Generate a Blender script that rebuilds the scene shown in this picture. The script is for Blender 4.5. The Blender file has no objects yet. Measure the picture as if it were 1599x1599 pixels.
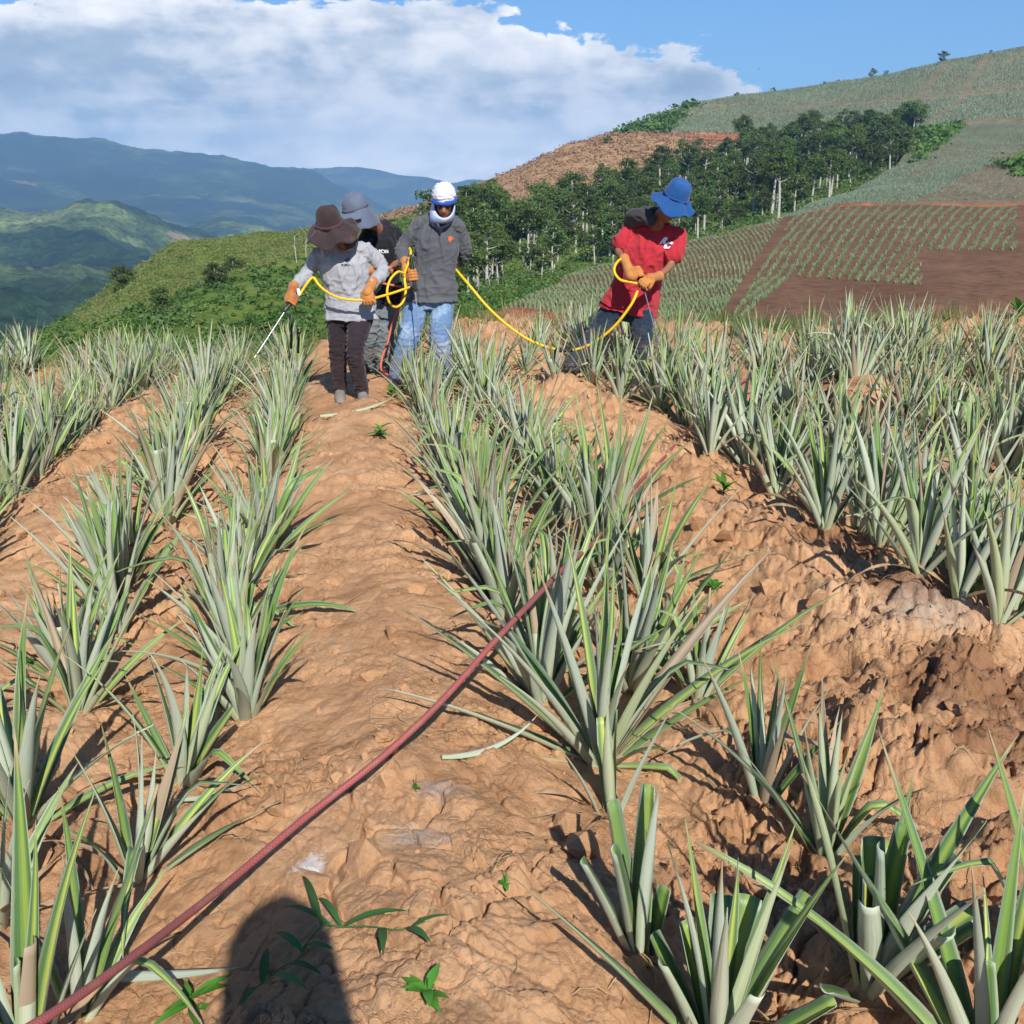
import bpy, bmesh, math, random
import numpy as np
from mathutils import Vector, Matrix, noise as mnoise

# ------------------------------------------------------------------ camera, world, sun
scene = bpy.context.scene
COL = scene.collection
PITCH = math.radians(17.4)
F = 1599.0
CAM = Vector((0, 0, 1.6))
cam_data = bpy.data.cameras.new('camera')
cam_data.lens = 36.0
cam_data.sensor_width = 36.0
cam_data.clip_start = 0.05
cam_data.clip_end = 60000
cam = bpy.data.objects.new('camera', cam_data)
COL.objects.link(cam)
cam.location = CAM
cam.rotation_euler = (math.pi / 2 - PITCH, 0, 0)
scene.camera = cam

SUN_EL = math.radians(39.5)
SUN_AZ = math.radians(180 - 15)        # compass style: 0 = +Y, 90 = +X; sun stands behind the camera, to its right
sun_dir = Vector((math.sin(SUN_AZ) * math.cos(SUN_EL), math.cos(SUN_AZ) * math.cos(SUN_EL), math.sin(SUN_EL)))
sun_data = bpy.data.lights.new('sun', 'SUN')
sun_data.energy = 4.8
sun_data.angle = math.radians(0.53)
sun_data.color = (1.0, 0.955, 0.88)
sun = bpy.data.objects.new('sun', sun_data)
COL.objects.link(sun)
sun.rotation_euler = sun_dir.to_track_quat('Z', 'Y').to_euler()
sun.location = (10, -30, 40)

scene.view_settings.view_transform = 'Standard'
scene.view_settings.look = 'None'
scene.view_settings.gamma = 1
scene.view_settings.exposure = 0.50
scene.view_settings.use_curve_mapping = False
scene.cycles.max_bounces = 6
scene.cycles.diffuse_bounces = 3
scene.cycles.volume_bounces = 0
scene.cycles.use_denoising = True

world = bpy.data.worlds.new('World')
scene.world = world
world.use_nodes = True


class NT:
    """tiny node-tree helper"""
    def __init__(s, tree):
        s.t = tree
        tree.nodes.clear()

    def n(s, typ, **kw):
        nd = s.t.nodes.new(typ)
        for k, v in kw.items():
            if k == 'i':
                for kk, vv in v.items():
                    if isinstance(vv, bpy.types.NodeSocket):
                        s.t.links.new(vv, nd.inputs[kk])
                    else:
                        nd.inputs[kk].default_value = vv
            else:
                setattr(nd, k, v)
        return nd

    def math(s, op, a, b=0.0, c=None, clamp=False):
        nd = s.n('ShaderNodeMath', operation=op, use_clamp=clamp)
        for k, v in enumerate((a, b) if c is None else (a, b, c)):
            if isinstance(v, bpy.types.NodeSocket):
                s.t.links.new(v, nd.inputs[k])
            else:
                nd.inputs[k].default_value = v
        return nd.outputs[0]

    def ramp(s, fac, stops, interp='LINEAR'):
        nd = s.n('ShaderNodeValToRGB')
        nd.color_ramp.interpolation = interp
        e = nd.color_ramp.elements
        while len(e) < len(stops):
            e.new(0.5)
        for k, (p, c) in enumerate(stops):
            e[k].position = p
            e[k].color = (c, c, c, 1) if isinstance(c, (int, float)) else (*c, 1)
        s.t.links.new(fac, nd.inputs[0])
        return nd.outputs[0]

    def noise(s, vec, scale, detail=4, rough=0.55, dist=0.0, out=0):
        nd = s.n('ShaderNodeTexNoise', i={'Scale': scale, 'Detail': detail, 'Roughness': rough, 'Distortion': dist})
        if vec is not None:
            s.t.links.new(vec, nd.inputs['Vector'])
        return nd.outputs[out]

    def mix(s, fac, a, b, blend='MIX'):
        nd = s.n('ShaderNodeMix', data_type='RGBA', blend_type=blend)
        for k, v in ((0, fac), (6, a), (7, b)):
            if isinstance(v, bpy.types.NodeSocket):
                s.t.links.new(v, nd.inputs[k])
            else:
                nd.inputs[k].default_value = v if k == 0 else (*v, 1)
        return nd.outputs[2]

    def mapping(s, vec, scale=(1, 1, 1), loc=(0, 0, 0), rot=(0, 0, 0)):
        nd = s.n('ShaderNodeMapping', i={'Scale': scale, 'Location': loc, 'Rotation': rot})
        s.t.links.new(vec, nd.inputs[0])
        return nd.outputs[0]

    def link(s, a, b):
        s.t.links.new(a, b)


w = NT(world.node_tree)
tc = w.n('ShaderNodeTexCoord')
nrm = w.n('ShaderNodeVectorMath', operation='NORMALIZE')
w.link(tc.outputs['Generated'], nrm.inputs[0])
D = nrm.outputs[0]
sep = w.n('ShaderNodeSeparateXYZ')
w.link(D, sep.inputs[0])
el = w.math('MULTIPLY', w.math('ARCSINE', sep.outputs[2]), 57.2958)
az = w.math('MULTIPLY', w.math('ARCTAN2', sep.outputs[0], sep.outputs[1]), 57.2958)   # degrees, 0 ahead, + right
az01 = w.math('MULTIPLY_ADD', az, 1 / 360, 0.5)
# height (degrees / 20) of the top of the cloud bank at each compass direction
edge = w.ramp(az01, [(0.0, 0.45), (0.15, 0.55), (0.27, 0.5), (0.40, 0.50), (0.435, 0.41), (0.452, 0.50), (0.492, 0.475), (0.510, 0.385),
                     (0.522, 0.33), (0.530, 0.275), (0.537, 0.21), (0.545, 0.10), (0.58, 0.0), (0.68, 0.12), (0.80, 0.30), (0.9, 0.42), (1.0, 0.45)], 'EASE')
edge = w.math('MULTIPLY', edge, 20.0)
vs = w.mapping(D, (1, 1, 2.0))
n_big = w.noise(vs, 7.0, 6, 0.55, 0.3)
n_med = w.noise(vs, 20.0, 9, 0.58, 0.25)
vs2 = w.mapping(D, (1, 1, 3.6), (3.1, 1.7, 0.4))
n_low = w.noise(vs2, 5.5, 7, 0.55, 0.4)
wob = w.math('ADD', w.math('MULTIPLY', w.math('SUBTRACT', n_big, 0.5), 6.5), w.math('MULTIPLY', w.math('SUBTRACT', n_med, 0.5), 6.0))
dens = w.math('SUBTRACT', w.math('ADD', edge, wob), el)
mask = w.n('ShaderNodeMapRange', interpolation_type='SMOOTHSTEP', i={'Value': dens, 'From Min': 0.0, 'From Max': 0.45}).outputs[0]
# brightness of the cloud: broad grey bands and small bright billows, brighter near its sunlit upper rim
n_bil = w.noise(w.mapping(D, (1, 1, 1.7)), 20.0, 12, 0.55, 0.1)
bil = w.n('ShaderNodeMapRange', interpolation_type='SMOOTHSTEP', i={'Value': n_bil, 'From Min': 0.34, 'From Max': 0.66}).outputs[0]
low = w.n('ShaderNodeMapRange', interpolation_type='SMOOTHSTEP', i={'Value': n_low, 'From Min': 0.34, 'From Max': 0.66}).outputs[0]
rim = w.n('ShaderNodeMapRange', interpolation_type='SMOOTHSTEP', i={'Value': dens, 'From Min': 0.0, 'From Max': 2.6, 'To Min': 1.0, 'To Max': 0.0}).outputs[0]
base_el = w.ramp(w.math('MULTIPLY', el, 0.1), [(0.0, 0.90), (0.17, 0.86), (0.30, 0.74), (0.40, 0.50), (0.52, 0.36), (0.70, 0.46), (0.88, 0.62), (1.0, 0.62)], 'EASE')
br = w.math('ADD', w.math('MULTIPLY', bil, 0.38), w.math('MULTIPLY', low, 0.46))
br = w.math('ADD', br, w.math('MULTIPLY', rim, 0.20))
br = w.math('ADD', br, w.math('SUBTRACT', base_el, 0.38), clamp=True)
ccol = w.ramp(br, [(0.0, (0.34, 0.40, 0.50)), (0.32, (0.50, 0.56, 0.64)), (0.62, (0.86, 0.86, 0.88)), (1.0, (1.20, 1.14, 1.08))])
sky = w.n('ShaderNodeTexSky', sky_type='NISHITA', sun_disc=False, sun_elevation=SUN_EL, sun_rotation=SUN_AZ,
          altitude=900, air_density=1.0, dust_density=0.15, ozone_density=3.0)
skc = w.mix(1.0, sky.outputs[0], (0.62, 0.86, 1.10), 'MULTIPLY')
bg1 = w.n('ShaderNodeBackground', i={'Color': skc, 'Strength': 0.085})
cst = w.ramp(w.math('MULTIPLY', el, 0.1), [(0.0, 1.75), (0.16, 1.6), (0.34, 1.12), (0.48, 0.92), (1.0, 0.90)])
bg2 = w.n('ShaderNodeBackground', i={'Color': ccol, 'Strength': cst})
mx = w.n('ShaderNodeMixShader')
w.link(mask, mx.inputs[0]); w.link(bg1.outputs[0], mx.inputs[1]); w.link(bg2.outputs[0], mx.inputs[2])
wo = w.n('ShaderNodeOutputWorld')
w.link(mx.outputs[0], wo.inputs[0])

# ------------------------------------------------------------------ pixel <-> place
def ray(px, py):
    dx = (px - 800) / F
    dy = (800 - py) / F
    return Vector((dx, math.cos(PITCH) + dy * math.sin(PITCH), -math.sin(PITCH) + dy * math.cos(PITCH)))


def at(px, py, Y):
    r = ray(px, py)
    return CAM + r * (Y / r.y)


def project(p):
    d = Vector(p) - CAM
    zf = d.y * math.cos(PITCH) - d.z * math.sin(PITCH)
    yu = d.y * math.sin(PITCH) + d.z * math.cos(PITCH)
    return 800 + F * d.x / zf, 800 - F * yu / zf


# ------------------------------------------------------------------ noise for geometry
_rs = np.random.RandomState(11)
_perm = _rs.permutation(256).astype(np.int32)
_perm = np.concatenate([_perm, _perm])
_ang = _rs.rand(256) * 2 * np.pi
_gx, _gy = np.cos(_ang), np.sin(_ang)


def perlin(x, y, seed=0):
    x = np.asarray(x, float) + seed * 17.31
    y = np.asarray(y, float) - seed * 9.17
    xi = np.floor(x).astype(np.int32); yi = np.floor(y).astype(np.int32)
    xf = x - xi; yf = y - yi
    u = xf * xf * xf * (xf * (xf * 6 - 15) + 10); v = yf * yf * yf * (yf * (yf * 6 - 15) + 10)

    def g(ix, iy, fx, fy):
        h = _perm[_perm[ix & 255] + (iy & 255)]
        return _gx[h] * fx + _gy[h] * fy
    a = g(xi, yi, xf, yf); b = g(xi + 1, yi, xf - 1, yf)
    c = g(xi, yi + 1, xf, yf - 1); d = g(xi + 1, yi + 1, xf - 1, yf - 1)
    return ((a + (b - a) * u) * (1 - v) + (c + (d - c) * u) * v) * 1.5


def fbm(x, y, oct=4, seed=0, gain=0.5):
    s = 0; a = 1.0; f = 1.0
    for k in range(oct):
        s = s + a * perlin(x * f, y * f, seed + k * 3)
        a *= gain; f *= 2.03
    return s


def worley(x, y, seed=0, cells=False):
    x = np.asarray(x, float) + seed * 7.7; y = np.asarray(y, float) + seed * 3.3
    xi = np.floor(x).astype(np.int32); yi = np.floor(y).astype(np.int32)
    f1 = np.full(x.shape, 9.0); f2 = np.full(x.shape, 9.0); cid = np.zeros(x.shape, int)
    for dx in (-1, 0, 1):
        for dy in (-1, 0, 1):
            cx = xi + dx; cy = yi + dy
            h = _perm[_perm[cx & 255] + (cy & 255)]
            jx = _perm[(h + 31) & 255] / 256.0; jy = _perm[(h + 97) & 255] / 256.0
            d = np.hypot(cx + jx - x, cy + jy - y)
            m = d < f1
            f2 = np.where(m, f1, np.minimum(f2, d)); f1 = np.where(m, d, f1); cid = np.where(m, h, cid)
    if cells: return f1, f2, cid
    return f1, f2


def sstep(a, b, x):
    t = np.clip((x - a) / (b - a), 0, 1)
    return t * t * (3 - 2 * t)


# ------------------------------------------------------------------ scene helpers
def tag(o, label=None, cat=None, group=None, kind=None):
    if label: o['label'] = label
    if cat: o['category'] = cat
    if group: o['group'] = group
    if kind: o['kind'] = kind
    return o


def link(name, me, parent=None, loc=None):
    o = bpy.data.objects.new(name, me)
    COL.objects.link(o)
    if parent is not None: o.parent = parent
    if loc is not None: o.location = loc
    return o


def empty(name, loc, label=None, cat=None, group=None):
    o = bpy.data.objects.new(name, None)
    COL.objects.link(o)
    o.location = loc
    o.empty_display_size = 0.1
    return tag(o, label, cat, group)


def mesh_np(name, verts, faces, mats, mat_idx=None, smooth=True, uvs=None):
    """verts (n,3); faces (m,k) all of the same size"""
    me = bpy.data.meshes.new(name)
    verts = np.asarray(verts, np.float32); faces = np.asarray(faces, np.int32)
    m, k = faces.shape
    me.vertices.add(len(verts)); me.vertices.foreach_set('co', verts.ravel())
    me.loops.add(m * k); me.loops.foreach_set('vertex_index', faces.ravel())
    me.polygons.add(m)
    me.polygons.foreach_set('loop_start', np.arange(m, dtype=np.int32) * k)
    me.polygons.foreach_set('loop_total', np.full(m, k, np.int32))
    if mat_idx is not None: me.polygons.foreach_set('material_index', np.asarray(mat_idx, np.int32))
    me.polygons.foreach_set('use_smooth', np.full(m, bool(smooth)))
    if uvs is not None:
        l = me.uv_layers.new(name='UVMap')
        l.data.foreach_set('uv', np.asarray(uvs, np.float32)[faces.ravel()].ravel())
    for mt in (mats if isinstance(mats, (list, tuple)) else [mats]):
        me.materials.append(mt)
    me.update(calc_edges=True)
    return me


def grid_faces(nr, nc):
    i = np.arange(nr - 1)[:, None] * nc + np.arange(nc - 1)[None, :]
    return np.stack([i, i + 1, i + 1 + nc, i + nc], -1).reshape(-1, 4)


def new_mat(name):
    m = bpy.data.materials.new(name)
    m.use_nodes = True
    return m, NT(m.node_tree)


def finish(nt, color, rough=0.8, bump=None, bump_strength=0.5, bump_dist=0.01, spec=0.3, transl=None, sheen=0.0, metallic=0.0):
    b = nt.n('ShaderNodeBsdfPrincipled')
    for k, v in (('Base Color', color), ('Roughness', rough), ('Specular IOR Level', spec), ('Metallic', metallic), ('Sheen Weight', sheen)):
        if isinstance(v, bpy.types.NodeSocket):
            nt.link(v, b.inputs[k])
        else:
            b.inputs[k].default_value = (*v, 1) if isinstance(v, tuple) else v
    if bump is not None:
        bp = nt.n('ShaderNodeBump', i={'Strength': bump_strength, 'Distance': bump_dist, 'Height': bump})
        nt.link(bp.outputs[0], b.inputs['Normal'])
    o = nt.n('ShaderNodeOutputMaterial')
    if transl:
        t = nt.n('ShaderNodeBsdfTranslucent')
        if isinstance(transl[1], bpy.types.NodeSocket): nt.link(transl[1], t.inputs[0])
        else: t.inputs[0].default_value = (*transl[1], 1)
        m = nt.n('ShaderNodeMixShader', i={0: transl[0]})
        nt.link(b.outputs[0], m.inputs[1]); nt.link(t.outputs[0], m.inputs[2])
        nt.link(m.outputs[0], o.inputs[0])
    else:
        nt.link(b.outputs[0], o.inputs[0])
    return b


def flat_mat(name, col, rough=0.7, spec=0.3, nscale=0, namp=0.15, bscale=0, bstr=0.3, bdist=0.003, metallic=0.0, sheen=0.0):
    m, nt = new_mat(name)
    tcn = nt.n('ShaderNodeTexCoord').outputs['Object']
    c = col
    if nscale:
        f = nt.noise(tcn, nscale, 5, 0.6)
        c = nt.mix(f, tuple(v * (1 - namp * 1.6) for v in col), tuple(min(1, v * (1 + namp * 1.2)) for v in col))
    b = nt.noise(tcn, bscale, 4, 0.6) if bscale else None
    finish(nt, c, rough, b, bstr, bdist, spec, metallic=metallic, sheen=sheen)
    return m


# ------------------------------------------------------------------ materials of the setting
def soil_material():
    m, nt = new_mat('soil')
    P = nt.n('ShaderNodeNewGeometry').outputs['Position']
    big = nt.noise(P, 0.9, 5, 0.6, 0.4)
    med = nt.noise(P, 6.0, 6, 0.62, 0.2)
    fine = nt.noise(P, 55.0, 6, 0.68)
    c1 = nt.ramp(big, [(0.30, (0.45, 0.240, 0.120)), (0.52, (0.55, 0.312, 0.162)), (0.72, (0.62, 0.380, 0.212))])
    c2 = nt.ramp(med, [(0.25, (0.66, 0.60, 0.55)), (0.50, (1.0, 1.0, 1.0)), (0.75, (1.14, 1.17, 1.22))])
    c = nt.mix(1.0, c1, c2, 'MULTIPLY')
    c3 = nt.ramp(fine, [(0.26, (0.70, 0.65, 0.61)), (0.43, (1.0, 1.0, 1.0)), (0.75, (1.12, 1.14, 1.17))])
    c = nt.mix(1.0, c, c3, 'MULTIPLY')
    # damp brown patches, pale mineral bloom (each with a place of its own)
    sp = nt.n('ShaderNodeSeparateXYZ'); nt.link(P, sp.inputs[0])

    def spot(x, y, rx, ry, lo=0.55, hi=1.0, ns=5.0, amp=0.7):
        dx = nt.math('MULTIPLY', nt.math('SUBTRACT', sp.outputs[0], x), 1 / rx)
        dy = nt.math('MULTIPLY', nt.math('SUBTRACT', sp.outputs[1], y), 1 / ry)
        d = nt.math('SQRT', nt.math('ADD', nt.math('MULTIPLY', dx, dx), nt.math('MULTIPLY', dy, dy)))
        d = nt.math('ADD', d, nt.math('MULTIPLY', nt.math('SUBTRACT', nt.noise(P, ns, 5, 0.7), 0.5), amp * 2))
        return nt.n('ShaderNodeMapRange', interpolation_type='SMOOTHSTEP', i={'Value': d, 'From Min': lo, 'From Max': hi, 'To Min': 1.0, 'To Max': 0.0}).outputs[0]
    for (x, y, rx, ry, k) in SOIL_SPOTS:
        if k == 'damp':
            c = nt.mix(nt.math('MULTIPLY', spot(x, y, rx, ry), 0.62), c, (0.17, 0.072, 0.035))
        elif k == 'bloom':
            c = nt.mix(nt.math('MULTIPLY', spot(x, y, rx, ry, 0.2, 1.0, 22.0, 1.1), 0.60), c, (0.42, 0.36, 0.31))
        else:
            c = nt.mix(nt.math('MULTIPLY', spot(x, y, rx, ry, 0.3, 1.0, 40.0, 1.2), 0.75), c, (0.78, 0.76, 0.74))
    hb = nt.math('ADD', nt.math('MULTIPLY', nt.noise(P, 38.0, 8, 0.72, 0.3), 1.0), nt.math('ADD', nt.math('MULTIPLY', nt.noise(P, 150.0, 6, 0.75), 0.50), nt.math('MULTIPLY', nt.noise(P, 480.0, 3, 0.7), 0.16)))
    v = nt.n('ShaderNodeTexVoronoi', feature='DISTANCE_TO_EDGE', i={'Scale': 16.0})
    wv = nt.n('ShaderNodeVectorMath', operation='ADD')
    nt.link(P, wv.inputs[0])
    sc = nt.n('ShaderNodeVectorMath', operation='SCALE', i={'Scale': 0.10}); nt.link(nt.noise(P, 9.0, 5, 0.65, out=1), sc.inputs[0])
    nt.link(sc.outputs[0], wv.inputs[1]); nt.link(wv.outputs[0], v.inputs['Vector'])
    crack = nt.n('ShaderNodeMapRange', i={'Value': v.outputs['Distance'], 'From Min': 0.0, 'From Max': 0.045}).outputs[0]
    cm = nt.ramp(nt.noise(P, 2.3, 3, 0.5), [(0.46, 1.0), (0.60, 0.0)])
    crack = nt.math('MAXIMUM', crack, cm)
    hb = nt.math('ADD', hb, nt.math('MULTIPLY', crack, 0.30))
    finish(nt, c, 0.95, hb, 0.9, 0.0125, 0.12)
    return m


def ground_patch_mat(name, cols, scale=0.05, scale2=0.6, bscale=0.8, bdist=0.4, bstr=0.8):
    m, nt = new_mat(name)
    P = nt.n('ShaderNodeNewGeometry').outputs['Position']
    a = nt.noise(P, scale, 8, 0.62, 0.3)
    b = nt.noise(P, scale2, 5, 0.65)
    c = nt.ramp(a, [(0.30, cols[0]), (0.5, cols[1]), (0.70, cols[2])])
    k = nt.ramp(b, [(0.3, 0.62), (0.5, 1.0), (0.75, 1.3)])
    c = nt.mix(1.0, c, k, 'MULTIPLY')
    finish(nt, c, 0.95, nt.noise(P, bscale, 6, 0.7), bstr, bdist, 0.08)
    return m
# ------------------------------------------------------------------ the pineapple field: ridges and planted furrows
def uv_of(x, y): return x * 0.985 + y * 0.175, -x * 0.175 + y * 0.985
def xy_of(u, v): return u * 0.985 - v * 0.175, u * 0.175 + v * 0.985
PAIRS = [-8.6, -7.0, -5.35, -3.7, -2.05, -0.64, 0.92, 2.75, 4.2, 5.8, 7.4, 9.0, 10.6]     # middles of the planted double rows
_kn = []
for a, b in zip(PAIRS[:-1], PAIRS[1:]): _kn += [(a, 0.0), ((a + b) / 2, 1.0)]
_kn.append((PAIRS[-1], 0.0))
_ku = np.array([k[0] for k in _kn]); _kh = np.array([k[1] for k in _kn])
MOUNDS = [(1.62, 3.55, 0.34, 0.45, 0.12), (2.05, 2.85, 0.35, 0.38, 0.10), (2.62, 7.9, 0.33, 0.33, 0.24), (0.42, 8.05, 0.30, 0.25, 0.12), (0.00, 1.85, 0.42, 0.55, 0.07), (1.45, 4.6, 0.4, 0.5, 0.07), (1.75, 4.0, 0.25, 0.3, 0.07),
          (0.80, 1.75, 0.20, 0.25, 0.10), (-2.5, 12.3, 0.9, 0.25, 0.18), (-2.15, 11.9, 0.35, 0.3, 0.18), (0.1, 12.2, 1.2, 0.3, 0.10), (5.3, 12.6, 1.3, 0.4, 0.16), (3.1, 5.5, 0.3, 0.3, 0.08)]


def ground_low(x, y):
    x = np.asarray(x, float); y = np.asarray(y, float)
    u, v = uv_of(x, y)
    uu = u + 0.12 * perlin(v * 0.45, u * 0.3, 4)
    t = np.interp(uu, _ku, _kh)
    t = t * t * (3 - 2 * t)
    h = -0.065 + 0.155 * t
    h = h * (1 - sstep(11.5, 13.0, y))
    h = h + 0.035 * fbm(x * 1.1, y * 1.1, 3, 7)
    for (mx_, my_, rx, ry, a) in MOUNDS:
        q = np.exp(-(((x - mx_) / rx) ** 2 + ((y - my_) / ry) ** 2) ** 1.3)
        h = h + a * q
    h = h - 0.028 * np.maximum(y - 5.5, 0) ** 1.5 * sstep(-0.8, -3.2, x)          # the left side of the field falls away
    # hill top ends a dozen metres ahead; beyond it the slope falls away
    d = np.maximum(y - 12.6 - 0.5 * perlin(x * 0.25, 0 * x, 2), 0)
    h = h - 0.10 * d - 0.012 * d * d * np.where(d < 12, 1, 12 / np.maximum(d, 12))
    s = np.maximum(np.abs(x) - 14, 0)
    h = h - 0.02 * s * s / (1 + 0.05 * s)
    b = np.maximum(-y - 8, 0)
    return h - 0.01 * b * b / (1 + 0.05 * b)


def ground_full(x, y, r):
    h = ground_low(x, y)
    wx = x + 0.10 * fbm(x * 1.7, y * 1.7, 2, 21); wy = y + 0.10 * fbm(x * 1.7, y * 1.7, 2, 22)
    u, v = uv_of(x, y)
    path = np.exp(-((u - 0.12) / 0.42) ** 2)                         # trodden bare strip: smoother
    rough = 0.45 + 0.75 * sstep(-0.25, 0.45, fbm(x * 0.8, y * 0.8, 2, 31)) + 0.55 * np.exp(-((u - 1.85) / 0.5) ** 2)
    rough = rough * (1 - 0.42 * path)
    fade = np.clip(9.0 / np.maximum(r, 0.1), 0.35, 1)
    lump = np.abs(perlin(wx * 2.6, wy * 2.6, 41)) * 0.078 + np.abs(perlin(wx * 6.3, wy * 6.3, 42)) * 0.048 \
        + np.abs(perlin(wx * 14.5, wy * 14.5, 43)) * 0.024 * fade + np.abs(perlin(wx * 31, wy * 31, 44)) * 0.011 * fade \
        + fbm(wx * 70, wy * 70, 2, 45) * 0.0040 * fade + (0.5 - np.abs(perlin(wx * 48, wy * 48, 46))) * 0.006 * fade
    h = h + rough * lump - 0.035
    # broken clods: blocks standing at different heights with sharp edges
    zone = sstep(0.55, 1.05, rough) * (0.35 + 0.65 * sstep(-0.2, 0.3, fbm(x * 1.5, y * 1.5, 2, 57)))
    for sc_, amp, sd in ((5.5, 0.050, 11), (12.0, 0.026, 13), (26.0, 0.011, 17)):
        a_ = wx * sc_ + 0.45 * perlin(wx * sc_ * 1.7, wy * sc_ * 1.7, sd); b_ = wy * sc_ + 0.45 * perlin(wx * sc_ * 1.7, wy * sc_ * 1.7, sd + 1)
        f1, f2, cid = worley(a_, b_, sd, True)
        hv = _perm[(cid + 57) & 255] / 255.0
        e_ = np.clip((f2 - f1) / 0.30, 0, 1) ** 0.5
        h = h + amp * zone * (hv * e_ - 0.35) * (fade if sc_ > 8 else 1)
    # plates of dried clay with open cracks between them
    f1, f2 = worley(wx * 3.6 + 0.25 * perlin(x * 9, y * 9, 3), wy * 3.6 + 0.25 * perlin(x * 9, y * 9, 5), 1)
    cm = sstep(0.02, 0.35, fbm(x * 1.3, y * 1.3, 2, 51))
    h = h - 0.030 * np.exp(-((f2 - f1) / 0.045) ** 2) * cm
    f1, f2 = worley(wx * 10 + 0.3 * perlin(x * 20, y * 20, 6), wy * 10 + 0.3 * perlin(x * 20, y * 20, 8), 2)
    cm2 = sstep(0.0, 0.3, fbm(x * 1.9, y * 1.9, 2, 52))
    h = h - 0.011 * np.exp(-((f2 - f1) / 0.07) ** 2) * cm2
    for (hx, hy, hr, dep) in ((1.08, 3.16, 0.085, 0.12), (1.72, 3.95, 0.05, 0.05), (1.95, 3.35, 0.05, 0.05)):
        h = h - dep * np.exp(-(((x - hx) ** 2 + (y - hy) ** 2) / hr ** 2) ** 2)
    return h


def gz(x, y):
    return float(ground_full(np.array([x]), np.array([y]), np.array([math.hypot(x, y)]))[0])


def pix_ground(px, py):
    r = ray(px, py); t0 = 0.3
    t = np.arange(0.5, 40, 0.02)
    X = CAM.x + r.x * t; Y = CAM.y + r.y * t; Z = CAM.z + r.z * t
    G = ground_full(X, Y, np.hypot(X, Y))
    k = np.argmax(Z < G)
    return float(X[k]), float(Y[k]), float(G[k])


SOIL_SPOTS = []
for (px, py, w_, h_, k) in ((1440, 1010, .22, .22, 'bloom'), (1500, 1110, .30, .28, 'damp'), (1400, 960, .25, .3, 'damp'), (1330, 880, .3, .35, 'damp'),
                            (485, 1370, .055, .06, 'white'), (655, 1345, .10, .07, 'bloom'), (690, 1270, .09, .06, 'bloom'), (1580, 1200, .3, .2, 'damp'),
                            (700, 820, .2, .3, 'damp'), (1250, 640, .5, .6, 'damp')):
    r_ = ray(px, py); t_ = (0.03 - CAM.z) / r_.z
    SOIL_SPOTS.append((r_.x * t_, r_.y * t_, w_, h_, k))
M_SOIL = soil_material()


def build_ground():
    phi = np.radians(np.concatenate([np.linspace(88, 50, 24, endpoint=False), np.linspace(50, 5.6, 600)]))
    r = CAM.z / np.tan(phi)
    r = np.concatenate([r, r[-1] * np.exp(np.linspace(0.03, 1.75, 36))])
    az_ = np.radians(np.concatenate([np.linspace(-180, -62, 30, endpoint=False), np.linspace(-62, -29.5, 70, endpoint=False), np.linspace(-29.5, 29.5, 720, endpoint=False), np.linspace(29.5, 62, 70, endpoint=False), np.linspace(62, 180, 31)]))
    R, A = np.meshgrid(r, az_, indexing='ij')
    X = R * np.sin(A); Y = R * np.cos(A)
    Z = ground_full(X, Y, R)
    k = np.clip(R / 3, 0, 1) * np.clip(9 / np.maximum(R, .1), .3, 1)
    X2 = X + 0.020 * perlin(X * 11, Y * 11, 61) * k; Y2 = Y - 0.03 * Z * 0 + 0.020 * perlin(X * 11, Y * 11, 62) * k
    V = np.stack([X2, Y2, Z], -1).reshape(-1, 3)
    me = mesh_np('field_soil', V, grid_faces(len(r), len(az_))[:, ::-1], M_SOIL)
    tag(link('field_ground', me), kind='structure')


build_ground()

# ------------------------------------------------------------------ hills and mountains: lofted sheets between real distances
def resample(curve, n):
    c = np.array(curve, float)
    s = c[:, 0]
    q = np.linspace(0, 1, n)
    d = np.concatenate([[0], np.cumsum(np.abs(np.diff(s)) + 1e-6)]); d /= d[-1]
    return np.stack([np.interp(q, d, c[:, k]) for k in range(3)], -1)


class Sheet:
    def __init__(s, curves, nc, nr):
        P = []
        for c in curves:
            r = resample(c, nc)
            P.append(np.array([at(*q)[:] for q in r]))
        P = np.array(P)
        n = len(P); rows = []
        for i in range(n - 1):
            p0 = P[max(i - 1, 0)]; p1 = P[i]; p2 = P[i + 1]; p3 = P[min(i + 2, n - 1)]
            for k in range(nr):
                t = k / nr
                cr = 0.5 * (2 * p1 + (p2 - p0) * t + (2 * p0 - 5 * p1 + 4 * p2 - p3) * t * t + (3 * p1 - p0 - 3 * p2 + p3) * t ** 3)
                li = p1 + (p2 - p1) * t
                rows.append(0.35 * cr + 0.65 * li)
        rows.append(P[-1])
        s.G = np.array(rows); s.nr = nr; s.n = n

    def rough(s, amp, scale, oct=5, seed=0, keep=None, ridged=False):
        x, y = s.G[..., 0], s.G[..., 1]
        f = fbm(x / scale, y / scale, oct, seed)
        if ridged: f = 0.5 - np.abs(f) * 1.6
        s.G[..., 2] += amp * f
        return s

    def mesh(s, name, mat):
        nr_, nc_ = s.G.shape[:2]
        return mesh_np(name, s.G.reshape(-1, 3), grid_faces(nr_, nc_), mat)

    def pt(s, a, b):
        """a across 0..1, b in units of curves (0..n-1)"""
        nr_, nc_ = s.G.shape[:2]
        fx = min(max(a, 0), 1) * (nc_ - 1); fy = min(max(b * s.nr, 0), nr_ - 1)
        i = min(int(fy), nr_ - 2); j = min(int(fx), nc_ - 2); tx = fx - j; ty = fy - i
        g = s.G
        return (g[i, j] * (1 - tx) + g[i, j + 1] * tx) * (1 - ty) + (g[i + 1, j] * (1 - tx) + g[i + 1, j + 1] * tx) * ty


def back(curve, drop, dist):
    return [(p[0], p[1] + drop, p[2] + dist) for p in curve]


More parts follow.
